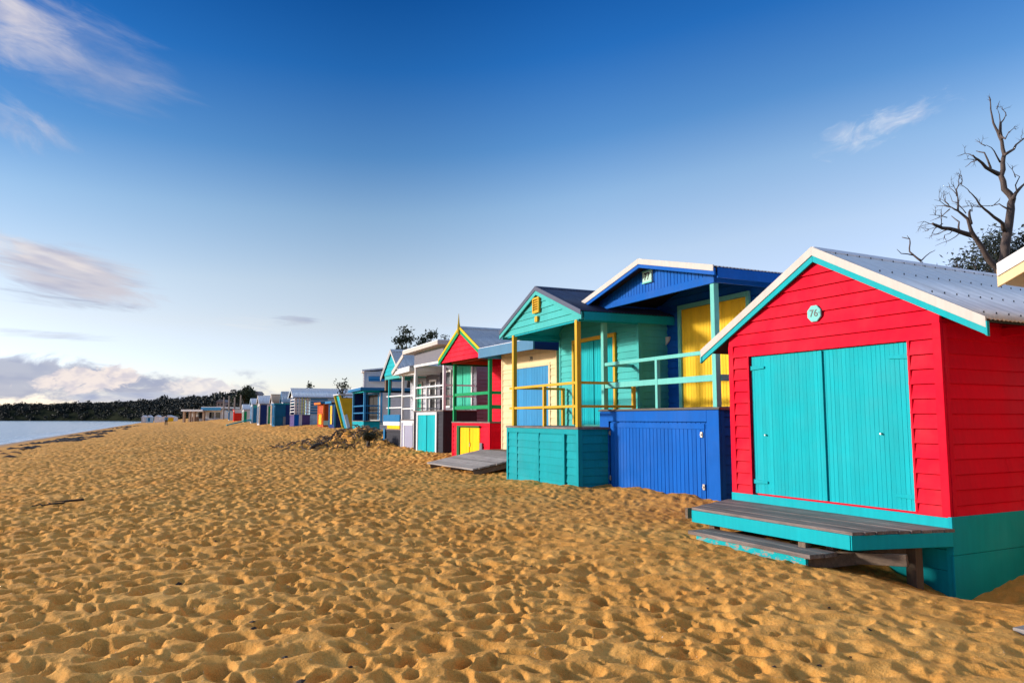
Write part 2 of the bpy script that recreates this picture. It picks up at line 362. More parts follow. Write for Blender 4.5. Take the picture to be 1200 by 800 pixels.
def text_mesh(txt, size, name, mat, parent, loc, depth=0.006, bold=0.0):
    cu = bpy.data.curves.new(name, 'FONT'); cu.body = txt; cu.size = size; cu.extrude = depth / 2; cu.align_x = 'CENTER'; cu.align_y = 'CENTER'; cu.offset = bold
    tmp = bpy.data.objects.new(name + '_tmp', cu); col.objects.link(tmp)
    bpy.context.view_layer.update()
    me = bpy.data.meshes.new_from_object(tmp.evaluated_get(bpy.context.evaluated_depsgraph_get()))
    bpy.data.objects.remove(tmp)
    me.name = name; me.materials.clear(); me.materials.append(mat)
    zo = ZG.get(parent.name, 0)
    me.transform(Matrix.Translation((loc[0], loc[1], loc[2] - zo)) @ Matrix.Rotation(math.pi / 2, 4, 'X'))
    o = bpy.data.objects.new(name, me); col.objects.link(o); o.parent = parent
    return o

# ------------------------------------------------------------------ terrain height
def smooth(a, b, x): t = np.clip((x - a) / (b - a), 0, 1); return t * t * (3 - 2 * t)
SEA_Z = -1.2
def coast(X, Y): return (X + 17.4 + 0.456 * Y) * 0.91
def vnoise(X, Y, s, seed=0):
    # smooth value noise on a hashed lattice
    x = X / s; y = Y / s; xi = np.floor(x).astype(np.int64); yi = np.floor(y).astype(np.int64); fx = x - xi; fy = y - yi
    fx = fx * fx * (3 - 2 * fx); fy = fy * fy * (3 - 2 * fy)
    h = lambda a, b: hash01(a, b, seed)
    return (h(xi, yi) * (1 - fx) + h(xi + 1, yi) * fx) * (1 - fy) + (h(xi, yi + 1) * (1 - fx) + h(xi + 1, yi + 1) * fx) * fy - 0.5
def hash01(a, b, s):
    n = (a * 374761393 + b * 668265263 + s * 974634721) & 0x7fffffff
    n = (n ^ (n >> 13)) * 1274126177 & 0x7fffffff
    n = (n ^ (n >> 15)) * 2246822519 & 0x7fffffff
    return ((n ^ (n >> 16)) & 0xffffff) / float(0x1000000)
def ground_base(X, Y):
    X = np.asarray(X, float); Y = np.asarray(Y, float)
    c_ = coast(X, Y)
    z = np.where(c_ < 0, SEA_Z + c_ * 0.06, 0)
    z = np.maximum(z, SEA_Z - 2.5)
    z = z + np.where(c_ >= 0, SEA_Z + (0.06 - SEA_Z) * (1 - (1 - np.clip(c_ / 16, 0, 1)) ** 1.8), 0)
    up = np.clip(c_ - 23, 0, None)
    z = z + np.where(up < 10, 0.09 * up, 0.9 + 0.16 * (up - 10)).clip(0, 3.6) * smooth(0, 1.5, up)
    z = z + smooth(35, 75, Y) * 0.35 * smooth(17, 26, c_) + smooth(70, 170, Y) * 0.6 * smooth(9, 22, c_)
    g = lambda x, y, r, h: h * np.exp(-(((X - x) ** 2 + (Y - y) ** 2) / (r * r)))
    z = z + g(4.9, 7.9, 1.0, -0.36) + g(3.6, 9.0, 0.8, -0.12) + g(6.0, 8.7, 1.1, -0.28) + g(2.2, 8.6, 1.1, 0.03) + g(1.2, 16.5, 2.0, 0.06)
    z = z + g(1.0, 15.6, .45, .07) + g(.2, 17.0, .40, .06) + g(2.9, 13.2, .5, .06) + g(2.2, 14.7, .45, .05) + g(-2.4, 26.6, .6, .06)
    z = z + g(-8.3, 39.5, 2.6, 0.62) + g(-6.6, 37.6, 1.6, 0.25) + g(-0.8, 24.4, 2.0, 0.06)
    z = z + 0.10 * vnoise(X, Y, 7.0, 3) * smooth(6, 14, c_) + 0.05 * vnoise(X, Y, 2.3, 5) * smooth(6, 14, c_)
    return z
def gz(x, y): return float(ground_base(np.array([x]), np.array([y]))[0])
def pits(X, Y, cell, r0, d0, seed):
    # trodden hollows: the deepest nearby hollow wins, so ground between them stays level; a low lip is pushed up beside each
    H = np.zeros_like(X); L = np.zeros_like(X)
    ci = np.floor(X / cell).astype(np.int64); cj = np.floor(Y / cell).astype(np.int64)
    for di in (-1, 0, 1):
        for dj in (-1, 0, 1):
            a, b = ci + di, cj + dj
            hx = (a + 0.06 + 0.88 * hash01(a, b, seed)) * cell; hy = (b + 0.06 + 0.88 * hash01(a, b, seed + 1)) * cell
            q = hash01(a, b, seed + 2); th = hash01(a, b, seed + 3) * 3.1416; k = hash01(a, b, seed + 4)
            r = r0 * (0.60 + 0.80 * q)
            dx = X - hx; dy = Y - hy
            u = (dx * np.cos(th) + dy * np.sin(th)) / (r * 1.32); v = (-dx * np.sin(th) + dy * np.cos(th)) / (r * 0.80)
            rr = np.sqrt(u * u + v * v)
            amp = d0 * (0.30 + 0.95 * k)
            H = np.maximum(H, amp * np.exp(-(rr ** 2.7) * 1.05) * (1 + 0.30 * u))
            L = np.maximum(L, amp * 0.24 * np.exp(-((rr - 1.32) / 0.36) ** 2) * (0.55 + 0.45 * np.tanh(2 * u)))
    return L - H
def ground_full(X, Y):
    z = ground_base(X, Y); c_ = coast(X, Y)
    wx = X + 0.07 * vnoise(X, Y, 0.30, 21) + 0.04 * vnoise(X, Y, 0.13, 22); wy = Y + 0.07 * vnoise(X, Y, 0.30, 23) + 0.04 * vnoise(X, Y, 0.16, 24)
    dry = smooth(4, 11, c_) * (1 - smooth(29, 33, c_))
    # the strip trodden less, close in front of the huts
    calm = smooth(18.6, 20.6, c_ + 1.2 * vnoise(X, Y, 2.0, 31)) * (1 - smooth(16, 26, Y)); amp = dry * (1 - 0.62 * calm) * (1 + 0.25 * vnoise(X, Y, 3.0, 32))
    far = 1 + 0.45 * smooth(14, 50, Y)
    p = np.minimum(pits(wx, wy, 0.205, 0.062, 0.086, 41), pits(wx + 3.3, wy + 1.7, 0.32, 0.092, 0.110, 51)) * 0.92 + 0.38 * pits(wx, wy, 0.15, 0.042, 0.034, 61)
    z = z + amp * far * p
    z = z + dry * (0.050 * vnoise(X, Y, 1.1, 71) + 0.016 * vnoise(wx, wy, 0.26, 72) + 0.006 * vnoise(X, Y, 0.09, 73))
    mound = np.exp(-(((X + 7.9) ** 2 + (Y - 39) ** 2) / 14.0))
    z = z + mound * (0.55 * vnoise(X, Y, 0.55, 81) + 0.3 * vnoise(X, Y, 0.25, 82))
    return z
def grid_mesh(name, X, Y, Z, attrs=None):
    n, m = X.shape
    me = bpy.data.meshes.new(name); co = np.stack([X, Y, Z], -1).reshape(-1, 3).astype(np.float32)
    i = np.arange(n * m).reshape(n, m)
    q = np.stack([i[:-1, :-1], i[:-1, 1:], i[1:, 1:], i[1:, :-1]], -1).reshape(-1, 4).astype(np.int32)
    me.vertices.add(len(co)); me.vertices.foreach_set('co', co.ravel())
    me.loops.add(q.size); me.loops.foreach_set('vertex_index', q.ravel())
    me.polygons.add(len(q)); me.polygons.foreach_set('loop_start', np.arange(0, q.size, 4, dtype=np.int32))
    try: me.polygons.foreach_set('loop_total', np.full(len(q), 4, dtype=np.int32))
    except Exception: pass
    me.polygons.foreach_set('use_smooth', np.ones(len(q), dtype=bool))
    for k, a in (attrs or {}).items():
        at_ = me.attributes.new(k, 'FLOAT', 'POINT'); at_.data.foreach_set('value', a.astype(np.float32).ravel())
    me.update(calc_edges=True); me.validate()
    o = bpy.data.objects.new(name, me); col.objects.link(o); return o

# sand: one sheet, finest in front of the viewer
azs = np.concatenate([np.arange(-180, -46, 3.0), np.arange(-46, 46, 0.088), np.arange(46, 180.1, 3.0)])
rs = [0.4]
while rs[-1] < 1500: rs.append(rs[-1] + max(0.014, rs[-1] * 0.0052))
rs = np.array(rs); RR, AA = np.meshgrid(rs, np.radians(azs), indexing='ij')
GX = RR * np.sin(AA); GY = RR * np.cos(AA)
GZ = ground_full(GX, GY)
CC = coast(GX, GY)
wet = (1 - smooth(0.5, 6.5, CC + 2.2 * vnoise(GX, GY, 9, 91)))
veg = smooth(31, 37, CC + 3 * vnoise(GX, GY, 4, 92))
# faces wound so that normals point up
sand = grid_mesh('sand', GX[:, ::-1], GY[:, ::-1], GZ[:, ::-1], {'wet': wet[:, ::-1], 'scrub': veg[:, ::-1]})
tag(sand, kind='structure')
m, t, b = base_mat('beach_sand', 0.9)
o = t.new('ShaderNodeTexCoord').outputs['Object']
n1 = t.noise(o, 0.55, 3, 0.6); n2 = t.noise(o, 5.0, 3, 0.7); n3 = t.noise(o, 240, 1, 0.8); n4 = t.noise(o, 42, 2, 0.75)
f = t.math('ADD', t.math('MULTIPLY', n1, 0.45), t.math('ADD', t.math('MULTIPLY', n2, 0.3), t.math('MULTIPLY', n4, 0.25)))
cl = t.ramp(f, [(0.30, (0.50, 0.195, 0.030)), (0.5, (0.67, 0.315, 0.070)), (0.70, (0.80, 0.44, 0.125))])
cl = t.mix(0.5, cl, t.ramp(n3, [(0.28, (0.40, 0.36, 0.30)), (0.5, (0.9, 0.9, 0.9)), (0.72, (1.5, 1.45, 1.4))]), 'MULTIPLY')
speck = t.maprange(t.noise(o, 95, 2, 0.6), 0.715, 0.75); cl = t.mix(t.math('MULTIPLY', speck, 0.75), cl, (0.07, 0.045, 0.03, 1))
shell = t.maprange(t.noise(o, 61, 1, 0.5), 0.775, 0.79); cl = t.mix(t.math('MULTIPLY', shell, 0.8), cl, (0.80, 0.72, 0.62, 1))
wa = t.new('ShaderNodeAttribute', attribute_name='wet'); cl = t.mix(t.math('MULTIPLY', wa.outputs['Fac'], 0.72), cl, (0.20, 0.115, 0.055, 1))
va = t.new('ShaderNodeAttribute', attribute_name='scrub'); cl = t.mix(va.outputs['Fac'], cl, t.ramp(n2, [(0.35, (0.03, 0.045, 0.018)), (0.65, (0.10, 0.11, 0.045))]))
t.link(cl, b.inputs['Base Color'])
t.link(t.maprange(wa.outputs['Fac'], 0, 1, 0.92, 0.35), b.inputs['Roughness']); b.inputs['Specular IOR Level'].default_value = 0.2
bp = t.new('ShaderNodeBump'); bp.inputs['Strength'].default_value = 0.7; bp.inputs['Distance'].default_value = 0.012
t.link(t.math('ADD', n4, t.math('MULTIPLY', n3, 0.35)), bp.inputs['Height'])
n5 = t.noise(o, 7.0, 3, 0.62); vo = t.new('ShaderNodeTexVoronoi', feature='F1'); t.link(o, vo.inputs['Vector']); vo.inputs['Scale'].default_value = 6.5
b2 = t.new('ShaderNodeBump'); b2.inputs['Strength'].default_value = 0.5; b2.inputs['Distance'].default_value = 0.055
t.link(t.math('ADD', t.math('MULTIPLY', n5, 0.8), t.math('MULTIPLY', vo.outputs['Distance'], 0.45)), b2.inputs['Height']); t.link(b2.outputs[0], bp.inputs['Normal'])
t.link(bp.outputs[0], b.inputs['Normal'])
sand.data.materials.append(m)

# sea
xs = np.array([-6000, -3000, -1500, -900, -600, -400, -300, -200, -120, -70, -40, -10.]); ys = np.array([-800, -200, 0, 60, 120, 200, 300, 450, 600, 800, 1200, 3000, 7000.])
YY, XX = np.meshgrid(ys, xs, indexing='ij')
sea = grid_mesh('sea', XX, YY, np.full_like(XX, SEA_Z)); tag(sea, kind='structure')
m, t, b = base_mat('sea_water', 0.12)
o = t.new('ShaderNodeTexCoord').outputs['Object']
b.inputs['Base Color'].default_value = (0.16, 0.27, 0.40, 1); b.inputs['IOR'].default_value = 1.33
wv = t.noise(t.mapping(o, (0.35, 1.0, 1), rot=(0, 0, R(24))), 0.55, 6, 0.62, 0.4); wv2 = t.noise(t.mapping(o, (0.5, 1, 1), rot=(0, 0, R(-10))), 0.07, 4, 0.6)
bp = t.new('ShaderNodeBump'); bp.inputs['Strength'].default_value = 0.55; bp.inputs['Distance'].default_value = 0.5
t.link(t.math('ADD', wv, t.math('MULTIPLY', wv2, 2.0)), bp.inputs['Height']); t.link(bp.outputs[0], b.inputs['Normal'])
sx = t.new('ShaderNodeSeparateXYZ'); t.link(o, sx.inputs[0])
cst = t.math('ADD', t.math('ADD', sx.outputs[0], 17.4), t.math('MULTIPLY', sx.outputs[1], 0.456))
foam = t.math('MULTIPLY', t.maprange(cst, -7.0, -0.5), t.maprange(t.noise(t.mapping(o, (1, 1, 1)), 0.5, 6, 0.7), 0.40, 0.62))
t.link(t.mix(foam, (0.16, 0.27, 0.40, 1), (0.80, 0.82, 0.84, 1)), b.inputs['Base Color'])
t.link(t.maprange(foam, 0, 1, 0.16, 0.7), b.inputs['Roughness'])
sea.data.materials.append(m)

# ------------------------------------------------------------------ bathing huts
# local frame of a hut: x runs left to right along its front (0 = right front corner), y goes back, z is world height
def hut_root(label, X, Y, a, zg=None, name='beach_hut', group='bathing huts along the sand', cat='beach hut'):
    zg = gz(X, Y) if zg is None else zg
    return thing(name, (X, Y, zg), R(a) - math.pi / 2, label, cat, group)

def gable_roof(r, xl, xr, ze, za, y0, y1, sheet, soffit, cap=None, pitch=0.076, xa=None, screws=None, ridge=True, eave=None):
    xa = (xl + xr) / 2 if xa is None else xa
    s = MB()
    for xe in (xl, xr):
        if pitch:
            s.corr((xa, y0, za), (0, y1 - y0, 0), (xe - xa, 0, ze - za), pitch=pitch)
        else:
            s.add([(xa, y0, za), (xa, y1, za), (xe, y1, ze), (xe, y0, ze)], [(0, 1, 2, 3)])
    ro = s.build('roof', sheet, r, smooth=bool(pitch), solid=0.004)
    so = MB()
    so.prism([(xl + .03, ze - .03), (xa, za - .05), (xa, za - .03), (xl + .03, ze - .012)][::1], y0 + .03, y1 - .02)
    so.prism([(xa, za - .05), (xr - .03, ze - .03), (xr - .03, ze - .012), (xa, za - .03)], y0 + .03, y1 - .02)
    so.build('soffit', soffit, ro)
    if ridge:
        k = (za - ze) / (xr - xa); d = .13
        rc = MB().prism([(xa - d, za - d * k + .012), (xa, za + .012), (xa + d, za - d * k + .012), (xa + d, za - d * k + .022), (xa, za + .026), (xa - d, za - d * k + .022)], y0 - .012, y1 + .01)
        rc.build('ridge_cap', cap or sheet, ro)
    if screws:
        q = MB()
        for f in screws:
            z = za + (ze - za) * f; x = xa + (xr - xa) * f
            for k in range(1, int((y1 - y0) / .228)):
                y = y0 + k * .228; q.tube([(x, y, z), (x, y, z + .024)], [.008, .007], 6)
        tag(q.build('roof_screws', DARKM, ro), kind='stuff')
    if eave:
        for xe, sg in ((xl, 1), (xr, -1)):
            MB().box(xe + sg * .005, xe + sg * .03, y0 + .05, y1 - .02, ze - .19, ze - .016).build('eave_fascia', eave, ro, bevel=.004)
    return ro
def barges(r, ro, xl, xr, ze, za, y, upper, lower, wu=.09, wl=.13, th=.03, xa=None):
    xa = (xl + xr) / 2 if xa is None else xa
    for x, sg in ((xl, 1), (xr, -1)):
        p = lambda dz0, dz1, y0, y1, x0=x: (MB().prism([(x0, ze + dz0), (xa, za + dz0), (xa, za + dz1), (x0, ze + dz1)] if x0 < xa else [(xa, za + dz0), (x0, ze + dz0), (x0, ze + dz1), (xa, za + dz1)], y0, y1))
        p(-wu - wl, -wu * .35, y, y + th).build('barge_board', lower, ro, bevel=.004)
        if upper: p(-wu, .022, y - .014, y + .012, x + sg * .012).build('barge_flashing', upper, ro, bevel=.003)
def rail_run(r, p, q, mat, wd=.045, ht=.07, name='rail'): return MB().beam(p, q, wd, ht).build(name, mat, r, bevel=.005)
def post(r, x, y, z0, z1, mat, s=.1, name='post'): return MB().box(x - s / 2, x + s / 2, y - s / 2, y + s / 2, z0, z1).build(name, mat, r, bevel=.008)
def double_door(r, x0, x1, z0, z1, y, dmat, fmat=None, fw=.09, pitch=.09, leaves=2, handle=True, hinges=None):
    if fmat:
        f = MB(); f.box(x0 - fw, x0, y - .05, y, z0, z1 + fw); f.box(x1, x1 + fw, y - .05, y, z0, z1 + fw); f.box(x0, x1, y - .052, y, z1, z1 + fw)
        f.pieces('door_frame', fmat, r, bevel=.005)
    wl = (x1 - x0) / leaves; g_t = .0035 if hinges else .007
    for k in range(leaves):
        a, b_ = x0 + k * wl + .006, x0 + (k + 1) * wl - .006
        d = MB(); d.box(a, b_, y - .006, y + .03, z0 + .01, z1 - .008)
        d.vboards(FRONT(y - .005), a, b_, z0 + .01, z1 - .008, pitch, t=g_t, gap=.002)
        do = d.build('door', dmat, r)
        if k == 0 and leaves == 2: MB().box(b_ - .012, b_ + .036, y - .036, y - .0215, z0 + .015, z1 - .012).build('cover_strip', dmat, do, bevel=.004)
        if handle and k == leaves - 1:
            MB().box(a + .05, a + .075, y - .055, y - .02, (z0 + z1) / 2 - .07, (z0 + z1) / 2 + .07).build('handle', BRASS, do, bevel=.005)
        if hinges:
            for hz in (z0 + .17, z1 - .17):
                xx = (x0, x0 + .26) if k == 0 else (x1 - .26, x1)
                tip = xx[1] if k == 0 else xx[0]; root_ = xx[0] if k == 0 else xx[1]
                g = MB().prism([(min(root_, tip), hz - (.03 if root_ < tip else .016)), (max(root_, tip), hz - (.016 if root_ < tip else .03)), (max(root_, tip), hz + (.016 if root_ < tip else .03)), (min(root_, tip), hz + (.03 if root_ < tip else .016))], y - .027, y - .018)
                g.build('hinge', hinges, do, bevel=.002)

def porch_hut(label, X, Y, a, W, zd, wy, L, ze, za, xl, xr, ry0, wallm, basem, roofm, postm, spec):
    """spec keys: posts, post_s, rails (list of (z, height)), midposts, railm, door, gable, fascia, cap, barge, ..."""
    g = spec.get
    zg = g('zg', gz(X, Y)); r = hut_root(label, X, Y, a, zg); zb = zg - .45
    bh = g('bh', .16); xa = g('xa', (xl + xr) / 2)
    slope = lambda x: ze + (za - ze) * (1 - abs(x - xa) / (xr - xa))
    top = lambda x: slope(x) - .06
    zw = slope(0) - .08 if not g('flat') else ze - .05
    # base under the porch
    bs = MB(); bs.box(-W + .03, -.03, .03, wy + .2, zb, zd - .04)
    if g('base', 'h') == 'h':
        bs.boards(FRONT(.03), -W, 0, zb, zd - .05, bh, zref=zd); bs.boards(RIGHT(-.03), .03, wy + .3, zb, zd - .05, bh, zref=zd)
        bs.boards(LEFT(-W + .03), .03, wy + .3, zb, zd - .05, bh, zref=zd)
    else:
        bs.vboards(FRONT(.03), -W, 0, zb, zd - .05, bh); bs.boards(RIGHT(-.03), .03, wy + .3, zb, zd - .05, .16, zref=zd)
    bs.build('porch_base', basem, r)
    MB().box(-W - .02, .02, -.02, wy + .02, zd - .045, zd).build('porch_floor', g('floorm', DECK), r, bevel=.004)
    tm = MB()
    for x in (-W, -.09): tm.box(x, x + .09, -.006, .03, zb, zd - .046)
    tm.box(-W + .09, -.09, -.004, .03, zd - .15, zd - .046); tm.box(-.03, .004, .03, .10, zb, zd - .046)
    tm.pieces('base_trim', g('trimm', basem), r, bevel=.004)
    # main walls
    wb = MB(); yb = wy + L
    wb.box(-W + .02, -.02, wy + .02, yb - .02, zb, zw)
    top2 = (lambda x: ze - .05) if g('flat') else top
    dr = g('door'); k = (za - ze) / (xr - xa) if not g('flat') else 0
    lo = lambda z: max(-W, xa - (xr - xa) * (1 - (z + .06 - ze) / (za - ze))) if (not g('flat') and z + .06 > slope(-W)) else -W
    hi = lambda z: min(0, xa + (xr - xa) * (1 - (z + .06 - ze) / (za - ze))) if (not g('flat') and z + .06 > slope(0)) else 0
    zt = (za - .08) if not g('flat') else ze - .05
    h = g('wh', .15)
    if dr:
        wb.boards(FRONT(wy + .02), -W, dr[0] - .09, zd, dr[3], h, zref=zd); wb.boards(FRONT(wy + .02), dr[1] + .09, 0, zd, dr[3], h, zref=zd)
        wb.boards(FRONT(wy + .02), lo, hi, dr[3], zt, h, zref=zd)
    else: wb.boards(FRONT(wy + .02), lo, hi, zd, zt, h, zref=zd)
    wb.boards(RIGHT(-.02), wy + .02, yb, zb, zw, h, zref=zd); wb.boards(LEFT(-W + .02), wy + .02, yb, zb, zw, h, zref=zd)
    wb.boards(BACK(yb - .02), lo, hi, zb, zt, h, zref=zd)
    wb.build('wall', wallm, r)
    cb = MB(); cm = g('cornerm', wallm)
    for x in (-W - .012, -.068): cb.box(x, x + .08, wy - .012, wy + .02, zd, zw - .02)
    cb.box(-.02, .014, wy + .02, wy + .09, zd, zw - .02); cb.box(-W - .014, -W + .02, wy + .02, wy + .09, zd, zw - .02)
    cb.pieces('corner_board', cm, r, bevel=.004)
    if dr: double_door(r, dr[0], dr[1], zd + .03 if len(dr) < 5 else dr[4], dr[3], wy - .004, dr[2], g('framem'), handle=g('handle', True), leaves=g('leaves', 2))
    # roof
    if g('flat'):
        s = MB(); t_ = .16
        zl, zr_ = g('flat')
        s.prism([(xl, zl - t_), (xr, zr_ - t_), (xr, zr_), (xl, zl)], ry0, yb + .2)
        ro = s.build('roof', g('roofedge', roofm), r, bevel=.006)
        MB().prism([(xl + .02, zl + .002), (xr - .02, zr_ + .002), (xr - .02, zr_ + .03), (xl + .02, zl + .03)], ry0 + .02, yb + .18).build('roof_sheet', roofm, ro)
    else:
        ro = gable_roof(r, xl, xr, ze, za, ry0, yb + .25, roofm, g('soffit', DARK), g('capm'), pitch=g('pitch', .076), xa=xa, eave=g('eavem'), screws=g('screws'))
        if g('barge'): barges(r, ro, xl, xr, ze, za, ry0 - .03, g('cap'), g('barge'), g('wu', .08), g('wl', .13), xa=xa)
        gm = g('gable')
        if gm:      # infilled gable over the porch
            gb = MB(); zb0 = g('gz', ze); gy = g('gy', .0)
            l2 = lambda z: max(g('gl', -W), xa - (xr - xa) * (1 - (z + .05 - ze) / (za - ze))); h2 = lambda z: min(g('gr', 0), xa + (xr - xa) * (1 - (z + .05 - ze) / (za - ze)))
            if g('gstyle', 'h') == 'h': gb.boards(FRONT(gy), l2, h2, zb0, za - .06, g('gh', .14))
            else: gb.vboards(FRONT(gy), g('gl', -W), g('gr', 0), zb0, lambda x: max(zb0 + .01, slope(x) - .06), .1)
            n = 12
            pts = [(g('gl', -W), zb0), (g('gr', 0), zb0)] + [(g('gr', 0), max(zb0 + .01, slope(g('gr', 0)) - .07)), (xa, za - .07), (g('gl', -W), max(zb0 + .01, slope(g('gl', -W)) - .07))]
            gb.prism(pts, gy + .001, gy + .03)
            gb.build('gable', gm, r)
    # beam, posts and rails
    zp = g('zp', ze - .1)
    if g('fascia'):
        fz0, fz1 = g('fz', (zp, zp + .16))
        MB().box(g('fl', -W), g('fr', 0), g('fy', -.03), g('fy', -.03) + .045, fz0, fz1).build('porch_beam', g('fascia'), r, bevel=.005)
        for x in (g('fl', -W) , g('fr', 0) - .05): MB().box(x, x + .05, .02, wy, fz0 + .01, fz1).build('side_beam', g('sidebeam', g('fascia')), r, bevel=.005)
    ps = g('post_s', .1); railm = g('railm', postm)
    for x in g('posts', (-W + .06, -.06)): post(r, x, .05, zd, zp, postm, ps)
    for x in g('midposts', ()): post(r, x, .05, zd, max(z for z, _ in g('rails')) - .02, railm, .075, 'rail_post')
    for z, ht in g('rails', ()):
        rail_run(r, (-W + .11, .045, z), (-.11, .045, z), railm, .05, ht)
        for x in g('siderails', (-W + .06, -.06)):
            rail_run(r, (x, .1, z), (x, wy - .05, z), railm, .045, ht, 'side_rail')
    for x in g('sideposts', ()): post(r, x, wy - .1, zd, max(z for z, _ in g('rails')) + .02, railm, .075, 'rail_post')
    return r, ro

# --- the red hut nearest the camera
zg = -0.25
r = hut_root('red weatherboard hut with turquoise double doors and an octagonal plate 76', 4.70, 8.19, 27.32, zg)
W, L = 3.24, 4.3; xa, xl, xr, ze, za = -1.62, -3.79, .55, 2.575, 3.75
slope = lambda x: ze + (za - ze) * (1 - abs(x - xa) / (xr - xa))
wb = MB(); wb.box(-W + .02, -.02, .05, L - .02, -.6, 2.62)
lo = lambda z: -W if z + .08 < slope(-W) else xa - (xr - xa) * (1 - (z + .08 - ze) / (za - ze))
hi = lambda z: 0 if z + .08 < slope(0) else xa + (xr - xa) * (1 - (z + .08 - ze) / (za - ze))
dx0, dx1, dz0, dz1 = -2.85, -.40, .50, 2.43
wb.boards(FRONT(.02), -W, dx0, .49, dz1, .165, zref=.45, t=.032); wb.boards(FRONT(.02), dx1, 0, .49, dz1, .165, zref=.45, t=.032)
wb.boards(FRONT(.02), lo, hi, dz1, za - .10, .165, zref=.45, t=.032)
wb.boards(RIGHT(-.02), .02, L, .49, 2.66, .165, zref=.45, t=.032); wb.boards(LEFT(-W + .02), .02, L, .49, 2.66, .165, zref=.45, t=.032)
wb.boards(BACK(L - .02), lo, hi, .49, za - .1, .165, zref=.45, t=.032)
wb.prism([(-W + .03, 2.6), (-.03, 2.6), (xa, za - .12)], .03, .05); wb.prism([(-W + .03, 2.6), (-.03, 2.6), (xa, za - .12)], L - .05, L - .03)
wb.build('wall', RED, r)
cb = MB()
for x in (-W - .008, -.087): cb.box(x, x + .095, -.012, .03, .492, 2.60)
cb.box(-.03, .014, .031, .10, .492, 2.60); cb.box(-W - .014, -W + .03, .031, .10, .492, 2.60); cb.box(-.03, .014, L - .1, L + .01, .492, 2.6)
cb.box(dx0 - .03, dx0, -.010, .06, dz0, dz1 + .02); cb.box(dx1, dx1 + .03, -.010, .06, dz0, dz1 + .02); cb.box(dx0, dx1, -.008, .06, dz1, dz1 + .025)
cb.pieces('corner_board', RED, r, bevel=.005)
double_door(r, dx0, dx1, dz0, dz1, .042, TEAL, None, pitch=.062, handle=False, hinges=TEAL)
for x, z in ((-.80, 1.37), (-2.6, 1.32)):
    MB().tube([(x, .03, z), (x, .0, z)], [.014, .011], 8).build('bolt_head', BRASS, r)
sk = MB(); sk.box(-W - .012, .012, -.022, .03, .372, .488); sk.build('door_sill', TEAL, r, bevel=.006)
sk = MB(); sk.box(-W, -.06, -.004, .03, .15, .371); sk.box(-W, -.06, -.008, .03, -.07, .146); sk.box(-W, -.06, -.003, .03, -.6, -.074)
sk.box(-.058, -.001, -.024, .03, -.6, .371)
sk.pieces('front_skirting', TEAL, r, bevel=.004)
sk = MB(); sk.box(-.02, .026, -.026, L + .02, .10, .50); sk.box(-.02, .022, -.024, L + .02, -.65, .096); sk.box(-W - .026, -W + .02, .031, L, -.65, .5)
sk.pieces('side_skirting', TEALB, r, bevel=.006)
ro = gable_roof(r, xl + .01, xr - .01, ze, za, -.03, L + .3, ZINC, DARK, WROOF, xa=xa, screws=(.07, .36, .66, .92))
barges(r, ro, xl, xr, ze, za, -.062, OFFW, TEAL, wu=.095, wl=.085, xa=xa)
for x, sg in ((xl, 1), (xr, -1)):
    MB().prism([(x - sg * .0, ze - .185), (x + sg * .03, ze - .165), (x + sg * .03, ze - .02), (x, ze - .03)] if sg > 0 else [(x - .03, ze - .165), (x, ze - .185), (x, ze - .03), (x - .03, ze - .02)], -.075, -.031).build('barge_end', TEAL, ro, bevel=.003)
for y in (1.15, 3.3): MB().box(-.03, .40, y, y + .09, 2.50, 2.60).build('rafter_end', RED, ro, bevel=.006)
pl = MB(); oc = [(.0 + .115 * math.cos(R(22.5 + 45 * k)), .115 * math.sin(R(22.5 + 45 * k))) for k in range(8)]
pl.prism([(-1.655 + x, 2.90 + z) for x, z in oc], -.035, -.009)
plq = pl.build('number_plate', paint('plaque_aqua_paint', (0.22, 0.62, 0.60)), r, bevel=.008)
text_mesh('76', .135, 'numerals', TEXTM, plq, (-1.655, -.0375, 2.90), .004)
MB().tube([(-1.655 + .085, -.03, 2.905), (-1.655 + .085, -.041, 2.905)], [.008, .006], 6).build('screw', DARKM, plq)
# deck: trapezoid platform with planks along its length, and a lower step
D = 1.21; fl, fr_, bl, br = -2.72, -.30, -3.31, .04
ex = lambda y: (bl + (fl - bl) * (-y / D), br + (fr_ - br) * (-y / D))
dk = MB(); n = 9
for k in range(n):
    y0, y1 = -.026 - (D - .02) * k / n, -.026 - (D - .02) * (k + 1) / n + .007
    a0, b0 = ex(y0); a1, b1 = ex(y1); dz = random.uniform(-.003, .003)
    dk.slab([(a1 - .02, y1), (b1 + .02 + random.uniform(-.01, .02), y1), (b0 + .02, y0), (a0 - .02, y0)], .352 + dz, .385 + dz)
dko = dk.build('deck', DECK, r, bevel=.004)
fs = MB()
fs.add([(fl, -D - .01, .20), (fr_, -D - .01, .20), (fr_, -D - .01, .35), (fl, -D - .01, .35), (fl + .02, -D + .03, .20), (fr_ - .02, -D + .03, .20), (fr_ - .02, -D + .03, .35), (fl + .02, -D + .03, .35)],
       [(0, 1, 2, 3), (7, 6, 5, 4), (0, 4, 5, 1), (3, 2, 6, 7), (0, 3, 7, 4), (1, 5, 6, 2)])
fs.build('deck_fascia', TEAL, dko, bevel=.004)
for p, q in (((fr_, -D + .0), (br - .01, -.05)), ((fl, -D), (bl + .01, -.05))):
    MB().beam((p[0], p[1], .275), (q[0], q[1], .275), .035, .15).build('deck_fascia', TEAL, dko, bevel=.004)
for x in (-3.0, -2.2, -1.4, -.62): MB().box(x, x + .05, -1.1, -.03, .21, .345).build('joist', TIMB, dko)
for x, y, s in ((-.27, -.26, .12), (-2.6, -.95, .1), (-.75, -.95, .09)): MB().box(x - s / 2, x + s / 2, y - s / 2, y + s / 2, -.6, .21).build('deck_post', POSTW, dko, bevel=.006)
st = MB()
